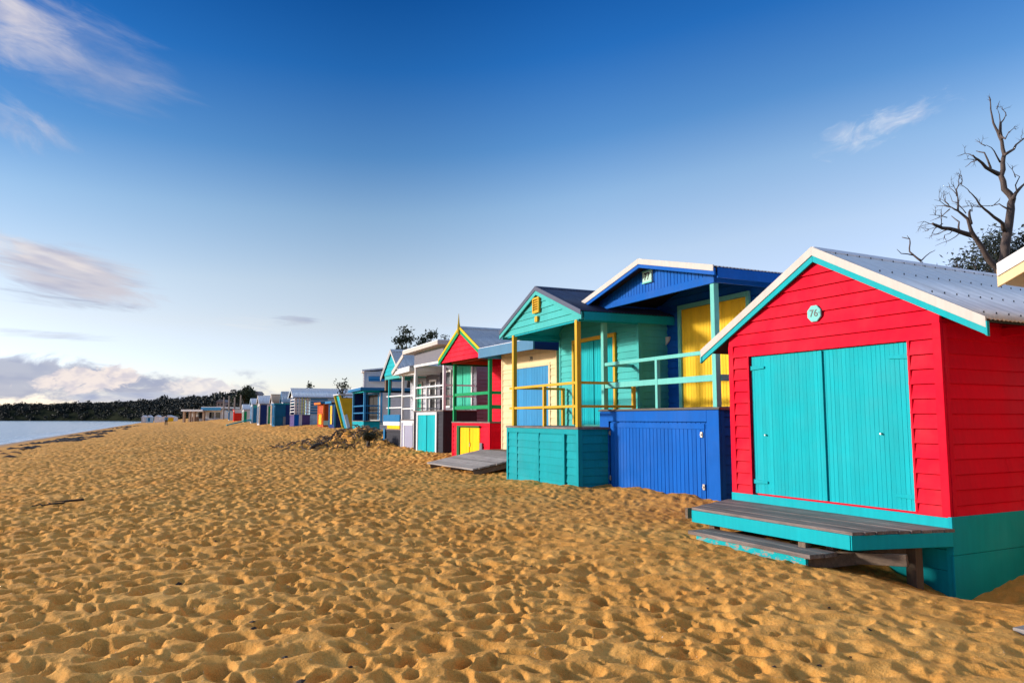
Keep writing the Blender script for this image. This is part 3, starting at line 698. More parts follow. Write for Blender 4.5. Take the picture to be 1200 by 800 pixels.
for k in range(2): st.slab([(-2.46 + k * .02, -1.52 + k * .205), (-.53 + k * .02, -1.55 + k * .205), (-.52, -1.355 + k * .205), (-2.46, -1.325 + k * .205)], .10, .145)
sto = st.build('step', DECK, r, bevel=.005)
MB().box(-2.34, -.64, -1.49, -1.45, -.06, .098).build('step_riser', TEALW, sto, bevel=.004)
MB().box(-2.34, -2.30, -1.45, -.4, -.06, .098).build('stringer', TIMB, sto, bevel=.004)
MB().beam((-.66, -1.44, .03), (-.28, -.40, .11), .05, .13).build('stringer', TIMB, sto, bevel=.006)
MB().beam((-.66, -1.0, .06), (.0, -.75, .11), .06, .12).build('stringer', TIMB, sto, bevel=.006)
MB().box(-.95, -.85, -1.25, -1.16, -.2, .2).build('step_post', POSTW, sto)

# --- blue hut 77
r, ro = porch_hut('royal blue hut with yellow doors, aqua porch posts and plate 77', 3.49, 12.68, 24.87, 3.78, 1.74, 1.5, 4.0,
    4.06, 4.58, -4.0, .34, -.29, BLUE, BLUE, ZINC, AQUA, dict(zg=.10, posts=(-3.70, -.11), post_s=.105, rails=((2.69, .07), (2.24, .11)), midposts=(-1.80,), sideposts=(-3.70, -.11),
    door=(-2.89, -.89, YEL, 3.86), framem=AQUA, fascia=BLUE, fz=(3.86, 4.0), fr=-.02, fl=-3.78, zp=3.87, gable=BLUE, gstyle='v', gz=3.99, gl=-3.76, gr=-.03, cap=OFFW, barge=BLUE, wu=.085, wl=.07,
    eavem=BLUE, base='v', bh=.13, handle=False, sidebeam=BLUE))
# storage panel let into its front
pn = MB(); pn.box(-3.40, -.33, -.010, .02, .0, 1.46); pn.vboards(FRONT(-.008), -3.36, -.37, .0, 1.36, .115, t=.016, gap=.006); pn.box(-3.36, -.37, -.028, -.006, 1.365, 1.455)
po = pn.build('storage_hatch', BLUE, r)
fm = MB(); fm.box(-3.78, -3.43, -.034, -.007, -.35, 1.69); fm.box(-.30, .012, -.034, -.007, -.35, 1.69); fm.box(-3.43, -.30, -.036, -.007, 1.49, 1.69); fm.pieces('hatch_frame', BLUE, r, bevel=.005)
for x, z in ((-3.385, 1.25), (-.44, 1.27), (-3.385, .33), (-.41, .38)):
    MB().box(x - .03, x + .03, -.046, -.03, z - .05, z + .05).build('latch', BRASS, po, bevel=.006)
    MB().tube([(x, -.044, z), (x, -.062, z)], [.02, .016], 10).build('latch', BRASS, po)
MB().box(-3.82, .03, -.045, .0, 1.70, 1.725).build('floor_edge', DARKM, r)
pl = MB().box(-2.09, -1.79, -.055, -.016, 4.17, 4.41); plq = pl.build('number_plate', paint('pale_mint_paint', (0.42, 0.66, 0.58)), r, bevel=.006)
MB().box(-2.10, -1.78, -.062, -.05, 4.165, 4.19).build('plate_edge', AQUA, plq); MB().box(-2.10, -1.78, -.062, -.05, 4.39, 4.415).build('plate_edge', AQUA, plq)
text_mesh('77', .19, 'numerals', TEXTM, plq, (-1.94, -.058, 4.29), .004, .004)
q = [(-3.62, 3.12)] + [(-3.62 + .34 * math.cos(t_), 3.32 + .20 * math.sin(t_) * (1 if t_ > math.pi else .4)) for t_ in np.linspace(math.pi * 1.5, math.pi * 2, 7)] + [(-3.62, 3.33)]
MB().prism(q, 1.46, 1.485).build('shell_ornament', OFFW, r)

# --- sea green hut with navy roof and yellow posts
r, ro = porch_hut('sea green hut with navy gable roof, yellow posts and yellow vent', 1.36, 15.51, 23.79, 3.70, 1.37, 1.5, 4.0,
    3.75, 4.58, -4.05, .27, -.03, SEA, TEALD, DROOF, YELF, dict(zg=.08, posts=(-3.33, -.08), post_s=.1, rails=((2.29, .055), (1.80, .055)), midposts=(-1.66,), sideposts=(-3.33, -.08), siderails=(-3.33, -.08),
    door=(-2.85, -.99, TEAL, 3.40), framem=YELF, zp=3.60, gable=SEA, gz=3.60, gl=-4.0, gr=.23, gy=.03, gh=.155, cap=DROOF, barge=SEA, wu=.085, wl=.10, fascia=TEALB, fl=-3.70, fr=.0, fy=.031, fz=(3.56, 3.66), bh=.165, handle=False, soffit=TEALB, eavem=TEALB))
pn = MB()
for x0, x1 in ((-3.0, -1.86), (-1.80, -.66)):
    pn = MB(); pn.box(x0, x1, -.004, .02, -.02, 1.20); pn.boards(FRONT(.0), x0, x1, -.02, 1.20, .165, zref=1.37, t=.024); pn.build('storage_door', TEALD, r)
fm = MB(); fm.box(-1.857, -1.803, -.032, .0, -.2, 1.22); fm.box(-.655, -.56, -.036, .0, -.25, 1.22); fm.box(-3.07, -3.003, -.03, .0, -.1, 1.22); fm.pieces('storage_frame', TEALD, r, bevel=.004)
vt = MB(); vx = -1.92
vt.box(vx - .17, vx - .13, -.05, -.0, 3.98, 4.34); vt.box(vx + .13, vx + .17, -.05, -.0, 3.98, 4.34); vt.box(vx - .13, vx + .13, -.048, 0, 4.30, 4.34); vt.box(vx - .13, vx + .13, -.048, 0, 3.98, 4.02)
for k in range(5):
    z = 4.035 + k * .054; vt.add([(vx - .13, -.045, z), (vx + .13, -.045, z), (vx + .13, -.01, z + .035), (vx - .13, -.01, z + .035), (vx - .13, -.04, z - .01), (vx + .13, -.04, z - .01)], [(0, 1, 2, 3), (4, 5, 1, 0)])
vto = vt.build('gable_vent', YELF, r); MB().box(vx - .128, vx + .128, -.009, -.002, 4.022, 4.298).build('vent_back', DARK, vto)
MB().box(vx - .06, vx + .08, -.045, .0, 3.77, 3.90).build('lamp_box', YELF, r, bevel=.008)

# --- cream hut set back, with a timber ramp
r = hut_root('cream hut with blue awning and blue door, set back between posts', 1.20, 20.15, 27.3, .42)
W, L = 3.3, 3.6
wb = MB(); wb.box(-W + .02, -.02, .02, L, -.1, 3.62)
wb.boards(FRONT(.02), -W, -2.36, .62, 3.0, .19); wb.boards(FRONT(.02), -.43, 0, .62, 3.0, .19); wb.boards(FRONT(.02), -W, 0, 3.0, 3.62, .19)
wb.boards(RIGHT(-.02), .02, L, .0, 3.62, .19); wb.boards(LEFT(-W + .02), .02, L, .0, 3.62, .19); wb.build('wall', CREAM, r)
cb = MB(); cb.box(-.08, .012, -.012, .02, .62, 3.55); cb.box(-W - .012, -W + .07, -.012, .02, .62, 3.55); cb.box(-2.45, -2.36, -.014, .02, .62, 3.08); cb.box(-.43, -.34, -.014, .02, .62, 3.08); cb.box(-2.36, -.43, -.012, .02, 3.0, 3.08); cb.pieces('corner_board', CREAM, r, bevel=.004)
double_door(r, -2.36, -.43, .64, 3.0, .012, SKYB, None, pitch=.16, leaves=1, handle=False)
ro = MB().box(-W - .1, .03, -.72, L + .1, 3.63, 3.68).build('roof', GALV, r)
MB().box(-W - .12, .05, -.75, -.70, 3.37, 3.66).build('awning_fascia', paint('faded_blue_paint', (0.09, 0.23, 0.38)), ro, bevel=.005)
MB().box(.0, .05, -.699, L + .1, 3.37, 3.66).build('awning_fascia', NAVY, ro, bevel=.005); MB().box(-W - .12, -W - .07, -.699, L, 3.37, 3.66).build('awning_fascia', SKYB, ro, bevel=.005)
MB().box(-W, 0, -.69, .0, 3.56, 3.60).build('soffit', OFFW, ro)
text_mesh('79', .19, 'house_number', TEXTM, r, (-1.42, -.006, 3.23), .006)
MB().box(-W, 0, -.55, .0, .30, .62).build('threshold', BROWN, r, bevel=.006)
rp = MB(); n = 11
for k in range(n):
    f0, f1 = k / n, (k + 1) / n - .006
    y0, y1 = -2.0 + 1.42 * f0, -2.0 + 1.42 * f1; z0, z1 = .18 + .40 * f0, .18 + .40 * f1; j = random.uniform(-.03, .03)
    q0, q1 = -.92 * (1 - f0), -.92 * (1 - f1)
    rp.add([(-3.45 + q0 + j, y0, z0), (-.06 + q0 + j, y0, z0), (-.06 + q1 + j, y1, z1), (-3.45 + q1 + j, y1, z1), (-3.45 + q0 + j, y0, z0 + .04), (-.06 + q0 + j, y0, z0 + .04), (-.06 + q1 + j, y1, z1 + .04), (-3.45 + q1 + j, y1, z1 + .04)],
           [(3, 2, 1, 0), (4, 5, 6, 7), (0, 1, 5, 4), (2, 3, 7, 6), (1, 2, 6, 5), (0, 4, 7, 3)])
rpo = rp.build('boarding_ramp', RAMPW, r)
for x in (-3.3, -1.7, -.16): MB().beam((x - .88, -1.96, .10), (x - .04, -.62, .48), .06, .13).build('bearer', TIMB, rpo)

# --- red and green hut with finial
r, ro = porch_hut('red and green gabled hut with pointed finial and yellow storage doors', -.71, 24.29, 26.96, 3.18, 1.44, 1.5, 3.8,
    3.66, 4.66, -3.50, .36, -.40, RED, RED, GALV, GREEN, dict(zg=.22, posts=(-3.07, -.10), post_s=.11, rails=((2.38, .10), (1.92, .12)), sideposts=(), siderails=(-.06,),
    door=(-1.75, -.75, CHAR, 3.3), framem=RED, zp=3.55, gable=RED, gz=3.52, gl=-3.3, gr=.15, gy=-.36, gh=.16, cap=BYEL, barge=GREEN, wu=.07, wl=.14, fascia=RUSTP, fl=-3.18, fr=.0, fz=(3.50, 3.64), handle=False, cornerm=RED, soffit=BROWN, eavem=DGREEN))
fn = MB(); fn.tube([(-1.57, -.45, 4.40), (-1.57, -.45, 4.72), (-1.57, -.45, 4.78), (-1.57, -.45, 5.12)], [.05, .05, .035, .006], 6); fn.build('finial', MUST, ro)
double_door(r, -2.40, -.78, .1, 1.24, -.002, BYEL, None, pitch=.27, handle=True)
fm = MB(); fm.box(-2.62, -2.405, -.06, .0, -.2, 1.30); fm.box(-2.405, -.72, -.06, .0, 1.25, 1.30); fm.pieces('storage_frame', DGREEN, r, bevel=.004)
post(r, -.05, 1.42, 1.44, 3.5, DGREEN, .1)
MB().box(-.70, -.52, -.05, -.01, .42, .75).build('meter_box', GREY, r, bevel=.01)

# --- charcoal hut with flat white roof
r, ro = porch_hut('charcoal hut with flat white roof, white railings and teal storage doors', -2.64, 29.01, 26.96, 3.36, 1.87, 1.4, 3.8,
    4.2, 4.2, -3.95, .2, -.35, GREY, CHAR, WROOF, WHITE, dict(zg=.15, flat=(4.44, 4.54), roofedge=OFFW, posts=(-3.28, -.06), post_s=.11, rails=((2.83, .06), (2.40, .06)), midposts=(-1.95,), siderails=(-3.28, -.06),
    door=(-2.3, -.45, MINT, 3.72), framem=WHITE, zp=3.72, fascia=WHITE, fz=(3.70, 3.80), handle=False))
MB().box(-3.34, .0, -.02, .03, 3.81, 4.26).build('porch_panel', GREY, r, bevel=.005)
fm = MB(); fm.box(-2.90, -2.76, -.05, -.005, .0, 1.80); fm.box(-.74, -.60, -.05, -.005, .0, 1.80); fm.box(-2.76, -.74, -.05, -.005, 1.69, 1.80); fm.pieces('storage_frame', WHITE, r, bevel=.004)
double_door(r, -2.76, -.74, .05, 1.69, -.008, TEAL, None, pitch=.5, handle=False)
wn = MB(); wn.box(-3.2, -2.62, 1.34, 1.40, 2.6, 3.5)
# window beside the door
wf = MB(); wf.box(-3.22, -3.14, 1.33, 1.395, 2.0, 3.6); wf.box(-2.62, -2.54, 1.33, 1.395, 2.0, 3.6); wf.box(-3.14, -2.62, 1.33, 1.395, 3.52, 3.6); wf.box(-3.14, -2.62, 1.33, 1.395, 2.0, 2.08)
wfo = wf.build('window', WHITE, r); MB().box(-3.14, -2.62, 1.36, 1.39, 2.08, 3.52).build('pane', GLASS, wfo)

# --- narrow grey hut with skillion porch roof
r, ro = porch_hut('narrow grey and white hut with lean-to roof beside the charcoal one', -4.25, 32.75, 26.96, 1.75, 1.50, 1.2, 3.5,
    3.62, 3.62, -2.15, .15, -.3, GREY, LILAC, GALV, WHITE, dict(zg=.26, flat=(3.66, 3.74), roofedge=WHITE, posts=(-1.68, -.06), post_s=.10, rails=((2.55, .06), (1.98, .06)), siderails=(-.06,), door=(-1.15, -.5, DARK, 3.2), framem=WHITE, zp=3.5, fascia=WHITE, fz=(3.46, 3.58), handle=False, leaves=1, trimm=WHITE))
sl = MB().add([(-2.1, -.28, 3.70), (.1, -.28, 3.76), (.1, 2.6, 4.35), (-2.1, 2.6, 4.30), (-2.1, -.28, 3.75), (.1, -.28, 3.81), (.1, 2.6, 4.40), (-2.1, 2.6, 4.35)], [(3, 2, 1, 0), (4, 5, 6, 7), (0, 1, 5, 4), (1, 2, 6, 5), (2, 3, 7, 6), (3, 0, 4, 7)])
sl.build('lean_to_roof', GALV, ro)
MB().beam((-2.12, -.34, 3.60), (-.55, -.34, 4.32), .05, .17).build('barge_board', OFFW, ro, bevel=.005)
fm = MB(); fm.box(-1.30, -1.20, -.04, .0, .0, 1.34); fm.box(-1.20, -.1, -.04, .0, 1.24, 1.34); fm.pieces('storage_frame', WHITE, r); MB().box(-1.195, -.12, -.02, .0, .0, 1.235).build('storage_door', LILAC, r)

# --- teal gabled hut with striped base
r, ro = porch_hut('small teal gabled hut with grey roof and blue, white and yellow striped base', -5.05, 34.6, 26.96, 2.55, 1.05, 1.3, 3.4,
    3.52, 4.82, -2.95, .12, -.12, LGREY, CHAR, GALV, TEAL, dict(zg=.33, posts=(-2.05,), post_s=.10, rails=((2.6, .06), (2.05, .06)), railm=WHITE, siderails=(-2.5,), door=(-1.9, -.9, MINT, 3.2), framem=OFFW, zp=3.45, fascia=SEA, fz=(3.42, 3.66), fl=-2.6, gable=TEAL, gz=3.60, gl=-2.5, gr=-.1, gy=-.06, gh=.2, cap=OFFW, barge=LGREY, wu=.06, wl=.1, handle=False, pitch=.15, soffit=DARK))
sb = MB(); sb.box(-2.60, -.12, -.07, -.012, 1.40, 1.72); sb.build('porch_panel', MBLUE, r, bevel=.004)
MB().box(-2.60, -.12, -.068, -.012, 1.22, 1.398).build('porch_panel', WHITE, r); MB().box(-2.0, -.12, -.066, -.012, 1.06, 1.218).build('porch_panel', BYEL, r)
MB().box(-2.60, -2.35, -.062, -.012, .45, 1.056).build('porch_panel', MBLUE, r)
MB().box(-2.7, -2.5, .0, .3, 2.9, 3.42).build('porch_panel', BROWN, r)
# ------------------------------------------------------------------ the huts farther along the row
def far_hut(label, px, D, a, W, L, ztop, wallm, doorm, roofm, kind='flat', rise=.8, panels=(), over=.15, door=None, zg=None, lean=0, cornerm=None, h=.2, basem=None, zbase=None):
    X = (px - 600) / 880 * D; zg = gz(X, D) if zg is None else zg
    r = hut_root(label, X, D, a, zg); zb = zg - .5
    wb = MB(); wb.box(-W + .02, -.02, .02, L - .02, zb, ztop - .03)
    wb.boards(FRONT(.02), -W, 0, zb, ztop, h); wb.boards(RIGHT(-.02), .02, L, zb, ztop, h); wb.boards(LEFT(-W + .02), .02, L, zb, ztop, h); wb.boards(BACK(L - .02), -W, 0, zb, ztop, h)
    if kind == 'gable':
        for y in (.0, L - .05): wb.prism([(-W, ztop - .04), (0, ztop - .04), (-W / 2, ztop + rise - .08)], y, y + .05)
    wb.build('wall', wallm, r)
    if basem:
        bm = MB(); bm.box(-W - .03, .03, -.03, .018, zb, zbase); bm.box(-.018, .03, .019, L, zb, zbase); bm.pieces('base', basem, r)
    cb = MB()
    for x in (-W - .02, -.08): cb.box(x, x + .1, -.03, .018, zg + .1, ztop)
    cb.box(-.018, .025, .019, .11, zg + .1, ztop); cb.pieces('corner_board', cornerm or wallm, r)
    d = door or (-W * .72, -W * .28, zg + .15, ztop - .35)
    double_door(r, d[0], d[1], d[2], d[3], -.015, doorm, cornerm, pitch=.2, handle=True)
    if kind == 'gable':
        ro = gable_roof(r, -W - over, over, ztop - .03, ztop + rise, -over, L + over, roofm, DARK, pitch=.2)
        barges(r, ro, -W - over, over, ztop - .03, ztop + rise, -over - .03, None, cornerm or wallm, wu=.0, wl=.16)
    elif kind == 'flat':
        ro = MB().box(-W - over, over, -over * 2, L + over, ztop, ztop + .10).build('roof', roofm, r, bevel=.01)
        MB().box(-W - over - .02, over + .02, -over * 2 - .03, -over * 2, ztop - .08, ztop + .11).build('roof_fascia', cornerm or roofm, ro)
    else:   # skillion rising to the back
        ro = MB().add([(-W - over, -over, ztop), (over, -over, ztop), (over, L + over, ztop + rise), (-W - over, L + over, ztop + rise), (-W - over, -over, ztop + .09), (over, -over, ztop + .09), (over, L + over, ztop + rise + .09), (-W - over, L + over, ztop + rise + .09)],
            [(3, 2, 1, 0), (4, 5, 6, 7), (0, 1, 5, 4), (1, 2, 6, 5), (2, 3, 7, 6), (3, 0, 4, 7)]).build('roof', roofm, r)
        MB().add([(0, .02, ztop - .1), (0, L, ztop - .1), (0, L, ztop + rise), (-.05, .02, ztop - .1), (-.05, L, ztop - .1), (-.05, L, ztop + rise)], [(0, 1, 2), (5, 4, 3), (0, 2, 5, 3), (1, 4, 5, 2)]).build('side_gable', wallm, r)
    for t0, t1, z0, z1, mt, nm in panels:
        MB().box(-.015, .045 + random.uniform(0, .004), t0, t1, z0, z1).build(nm, mt, r)
    return r, ro

# grey hut with blue verandah behind the mound
r, ro = porch_hut('pale grey hut with blue verandah and teal edged flat roof behind the sand mound', -8.25, 42.0, 24.3, 2.9, 1.42, .9, 3.6, 3.05, 3.05, -3.05, .15, -.25, WHITE, TEALB, WROOF, SKYB,
    dict(flat=(3.22, 3.26), roofedge=MBLUE, posts=(-2.84, -.06), post_s=.12, rails=((2.25, .07), (1.85, .07)), railm=MBLUE, siderails=(-.06,), door=(-2.7, -.25, DARK, 2.9), framem=SKYB, zp=3.02, fascia=TEAL, fz=(3.0, 3.12), handle=False, bh=.2, wh=.16, cornerm=WHITE))  # near-black door over most of the wall stands in for shade inside the verandah
sc_b = MB(); sc_b.boards(LEFT(-2.86), .12, .9, 1.42, 3.0, .15); sc_b.box(-2.84, -2.80, .12, .9, 1.42, 3.0); sc_b.build('added_shade_screen', NAVY, r)  # added screen, its navy boards stand in for the darkness inside
MB().add([(.09, .95, 1.3), (.09, 1.02, 1.3), (.09, 1.02, 3.0), (.09, .95, 3.0), (.0, .95, 1.3), (.0, 1.02, 1.3), (.0, 1.02, 3.0), (.0, .95, 3.0)], [(0, 1, 2, 3), (7, 6, 5, 4), (0, 4, 5, 1), (3, 2, 6, 7), (0, 3, 7, 4), (1, 5, 6, 2)]).build('downpipe', SKYB, r)
r, ro = far_hut('tall white hut with rising roof and blue awning behind the small teal gable', 427, 46.5, 12.5, 2.4, 4.5, 4.45, WHITE, LGREY, WROOF, 'skillion', .5, panels=(), cornerm=LGREY, door=(-2.2, -1.0, 1.1, 2.7))
aw = MB().add([(.02, .25, 3.95), (.75, .25, 3.80), (.75, 2.4, 3.80), (.02, 2.4, 3.95), (.02, .25, 4.15), (.75, .25, 3.98), (.75, 2.4, 3.98), (.02, 2.4, 4.15)], [(3, 2, 1, 0), (4, 5, 6, 7), (0, 1, 5, 4), (1, 2, 6, 5), (2, 3, 7, 6), (3, 0, 4, 7)]).build('awning', MBLUE, r)
# mustard hut with a front that leans outwards
X, D = (399 - 600) / 880 * 58, 58.0; zg = gz(X, D)
r = hut_root('mustard yellow hut with outward leaning front and teal door', X, D, 24.3, zg)
W, L, zt, lean = 1.9, 3.0, 3.33, .72
def lp(x, y, z): return (x, y + lean * (1 - (z - zg) / (zt - zg)) * (1 - y / L), z)
wb = MB()
for k in range(16):
    z0, z1 = zg - .1 + k * .155, zg - .1 + (k + 1) * .155
    if z0 > zt: break
    z1 = min(z1, zt)
    for x, s in ((0, 1), (-W, -1)):
        wb.add([(x + s * .02,) + lp(0, 0, z0)[1:], (x + s * .02, L, z0), (x, L, z1), (x,) + lp(0, 0, z1)[1:], (x - s * .05,) + lp(0, 0, z0)[1:], (x - s * .05, L, z0), (x - s * .05, L, z1), (x - s * .05,) + lp(0, 0, z1)[1:]], [(0, 1, 2, 3), (4, 5, 1, 0), (7, 6, 5, 4), (7, 3, 2, 6)])
wb.box(-W, 0, L - .05, L, zg - .4, zt); wb.build('wall', MUST, r)
fw = MB(); fw.add([lp(-W, .06, zg - .3), lp(0, .06, zg - .3), lp(0, .06, zt), lp(-W, .06, zt), lp(-W, .12, zg - .3), lp(0, .12, zg - .3), lp(0, .12, zt), lp(-W, .12, zt)], [(0, 1, 2, 3), (7, 6, 5, 4), (0, 4, 5, 1), (1, 5, 6, 2), (2, 6, 7, 3), (3, 7, 4, 0)]); fw.build('front', TEAL, r)
for x in (-W, 0): MB().beam(lp(x, -.03, zg - .2), lp(x, -.03, zt), .16, .10, (1, 0, 0)).build('raking_board', YEL if x else MUST, r)
MB().beam(lp(.06, .02, zg - .2), lp(.06, .02, zg + 1.1), .24, .06, (1, 0, 0)).build('raking_board', LBLUE, r)
dd = MB(); dd.add([lp(-1.5, .045, zg + .1), lp(-.6, .045, zg + .1), lp(-.6, .045, zt - .4), lp(-1.5, .045, zt - .4), lp(-1.5, .08, zg + .1), lp(-.6, .08, zg + .1), lp(-.6, .08, zt - .4), lp(-1.5, .08, zt - .4)], [(0, 1, 2, 3), (7, 6, 5, 4), (0, 4, 5, 1), (1, 5, 6, 2), (2, 6, 7, 3), (3, 7, 4, 0)]); dd.build('door', SKYB, r)
ro = MB().box(-W - .15, .12, -.15, L + .1, zt, zt + .09).build('roof', GALV, r)

far_hut('navy box hut with a tall yellow door beside the leaning mustard hut', 393, 62, 24.3, 2.4, 2.2, 2.85, NAVY, YEL, LGREY, 'flat', cornerm=MBLUE, door=(-1.7, -.75, 1.05, 2.6))
far_hut('orange hut with yellow lower boards and rust red flank', 380, 67, 27, 2.2, 2.4, 2.85, RUSTP, YEL, MBLUE, 'flat', cornerm=ORNG, basem=None, door=(-1.7, -.5, 1.0, 1.9), panels=((.02, .9, .95, 1.35, paint('seafoam_paint', (.45, .68, .58)), 'panel'),))
r, ro = porch_hut('hut with purple base, pale lattice verandah and long lilac grey gable roof', (346 - 600) / 880 * 74, 74.0, 24.3, 3.0, 1.92, 1.5, 4.2, 3.62, 4.55, -3.2, .2, -.2, LBLUE, PURP, ZINC, WHITE,
    dict(posts=(-2.94, -.06), rails=((3.4, .08), (3.1, .08), (2.8, .08), (2.5, .08), (2.2, .08)), siderails=(-.06,), door=(-2.1, -.9, MBLUE, 3.4), framem=WHITE, zp=3.6, gable=WHITE, gz=3.62, cap=WHITE, barge=LBLUE, handle=False, pitch=.2))
for k in range(5):
    MB().box(-.09, -.03, .15 + k * .27, .23 + k * .27, 1.95, 3.58).build('lattice_post', LIME if k in (2, 3) else OFFW, r)
for k in range(6): MB().box(-.01, .05, 1.55, 3.2, 2.0 + k * .27, 2.13 + k * .27).build('stripe_board', MBLUE, r)
MB().box(-.02, .05, .0, .45, zg - .5, 1.9).build('base_panel', BLUE, r); MB().box(-.02, .052, .451, .75, zg - .5, 1.9).build('base_panel', LGREY, r)
far_hut('hut with blue bargeboards and a steep grey roof behind the teal blue box', 333, 83.5, 22, 2.6, 3.2, 3.35, LGREY, WHITE, GALV, 'gable', 1.2, cornerm=SKYB)
far_hut('tan roofed hut with pale walls standing behind the teal blue box', 321.5, 87, 24.3, 2.6, 3.0, 3.4, LGREY, TAN, TAN, 'gable', .95, cornerm=OFFW)
DEEPB = paint('petrol_blue_paint', (0.012, 0.115, 0.24))
far_hut('deep petrol blue flat roofed box hut with navy rear half and a grey locker', 323.5, 80, 24.3, 2.5, 2.3, 3.03, DEEPB, MBLUE, TEALD, 'flat', over=.04, cornerm=DEEPB, panels=((1.1, 2.28, .3, 2.95, NAVY, 'panel'), (.85, 2.1, .5, 1.72, GREY, 'locker')))
far_hut('navy flanked hut with white, green and yellow strips and a pale roof', 305.5, 92, 24.3, 2.6, 3.4, 3.35, LGREY, MBLUE, WROOF, 'gable', 1.0, cornerm=OFFW, panels=((.08, .84, .3, 3.2, NAVY, 'panel'), (.86, 1.0, .3, 3.2, WHITE, 'panel'), (1.01, 1.5, .3, 3.0, GREEN, 'panel'), (1.51, 1.78, .3, 3.2, LIME, 'panel')))
r, ro = far_hut('bright blue flanked hut with a teal boat ramp', 297, 104, 24.3, 2.6, 3.4, 3.5, LGREY, MBLUE, WROOF, 'gable', .8, cornerm=LBLUE, panels=((.12, .95, .3, 3.0, paint('sea_blue_paint', (0.02, 0.19, 0.40)), 'panel'), (.12, .95, 3.0, 3.4, SEA, 'panel')))
MB().add([(-1.8, -3.2, .55), (-.6, -3.2, .55), (-.6, -.05, 1.3), (-1.8, -.05, 1.3), (-1.8, -3.2, .7), (-.6, -3.2, .7), (-.6, -.05, 1.45), (-1.8, -.05, 1.45)], [(3, 2, 1, 0), (4, 5, 6, 7), (0, 1, 5, 4), (1, 2, 6, 5), (2, 3, 7, 6), (3, 0, 4, 7)]).build('boat_ramp', TEALD, r)
far_hut('white gabled hut with a dark green strip up its flank', 287, 116, 24.3, 2.4, 3.0, 2.9, WHITE, GREEN, WROOF, 'gable', .8, cornerm=WHITE, panels=((.05, .45, .3, 2.6, GREEN, 'panel'),))
far_hut('scarlet box hut with white upper boards near the end of the row', 276, 128, 24.3, 1.9, 2.4, 2.95, WHITE, CORAL, WHITE, 'flat', over=.05, cornerm=CORAL, basem=CORAL, zbase=2.45)
far_hut('small white hut with blue trim at the far end of the row', 270, 140, 24.3, 1.5, 2.4, 2.9, WHITE, MBLUE, LBLUE, 'flat', cornerm=MBLUE)

# hut 75, cream, mostly outside the frame on the right
r = hut_root('cream hut on the right whose roof corner overlaps the red one', 6.72, 4.28, 27.32, -.12)
W, L, xa, xl, xr, ze, za = 3.2, 4.2, -1.6, -3.73, .53, 3.10, 4.02
wb = MB(); wb.box(-W + .02, -.02, .05, L - .02, -.6, 3.05); wb.boards(FRONT(.02), -W, -2.6, .1, 2.5, .165); wb.boards(FRONT(.02), -.6, 0, .1, 2.5, .165); wb.boards(FRONT(.02), -W, 0, 2.5, 3.1, .165)
lo2 = lambda z: xa - (xr - xa) * (1 - (z + .08 - ze) / (za - ze)); hi2 = lambda z: xa + (xr - xa) * (1 - (z + .08 - ze) / (za - ze))
wb.boards(FRONT(.02), lambda z: max(-W, lo2(z)), lambda z: min(0, hi2(z)), 3.1, za - .1, .165)
wb.boards(RIGHT(-.02), .02, L, -.6, 3.2, .165); wb.boards(LEFT(-W + .02), .02, L, -.6, 3.2, .165); wb.build('wall', CREAM, r)
double_door(r, -2.6, -.6, .3, 2.5, .03, SKYB, OFFW, handle=True)
ro = gable_roof(r, xl + .01, xr - .01, ze, za, -.03, L + .3, ZINC, OFFW, WROOF, xa=xa, eave=OFFW); barges(r, ro, xl, xr, ze, za, -.062, WHITE, CREAM, wu=.11, wl=.11, xa=xa)
pk = MB()
for k in range(12): pk.box(-2.66, -.4, -2.05 + k * .166, -2.05 + k * .166 + .158, -.02, .025)
pko = pk.build('deck', RAMPW, r, bevel=.004)
for x in (-2.4, -1.5, -.6): MB().box(x, x + .07, -2.0, -.1, -.2, -.021).build('bearer', TIMB, pko)

# beach cafe building beyond the row
X, D = (217 - 600) / 880 * 172, 172.0; zg = 0.95
r = thing('beach_pavilion', (X, D, zg), R(-12), 'low white beach pavilion with flat roofs, blue sign band and tan pillars', 'building'); ZG[r.name] = zg
MB().box(.6, 9.0, 1.2, 7, zg - .6, 3.4).build('wall', WHITE, r)
MB().box(-.3, 5.2, -.6, 7.2, 3.1, 3.55).build('roof', WHITE, r); MB().box(4.6, 9.6, -.3, 7.3, 3.75, 4.15).build('roof', WHITE, r)
MB().box(4.6, 9.6, -.36, -.305, 3.35, 4.0).build('sign_band', SKYB, r)
for x in (0.0, 1.5, 2.6, 5.0): MB().box(x, x + .42, -.3, .2, zg - .6, 3.1).build('pillar', TAN, r)
for x in (2.9, 5.8, 7.4): MB().box(x, x + 1.1, 1.1, 1.25, 1.6, 2.9).build('window', GLASS, r)
MB().box(2.0, 3.3, .2, 1.0, zg - .3, 1.9).build('counter', TAN, r)
for k, (px, h) in enumerate(((263.5, 5.2), (269.5, 5.4), (276, 5.0), (283, 5.4))):
    D = 166 - k * 3; X = (px - 600) / 880 * D
    tp = MB().tube([(X, D, .3), (X, D, 1.0 + h)], [.22, .16], 8).build('timber_pole', paint('bleached_pole', (.26, .23, .22)), None); tag(tp, ['bleached timber pole beside the beach pavilion', 'second bleached timber pole from the beach pavilion', 'third bleached timber pole from the beach pavilion', 'bleached timber pole nearest the end of the hut row'][k], 'pole', 'timber poles by the pavilion')
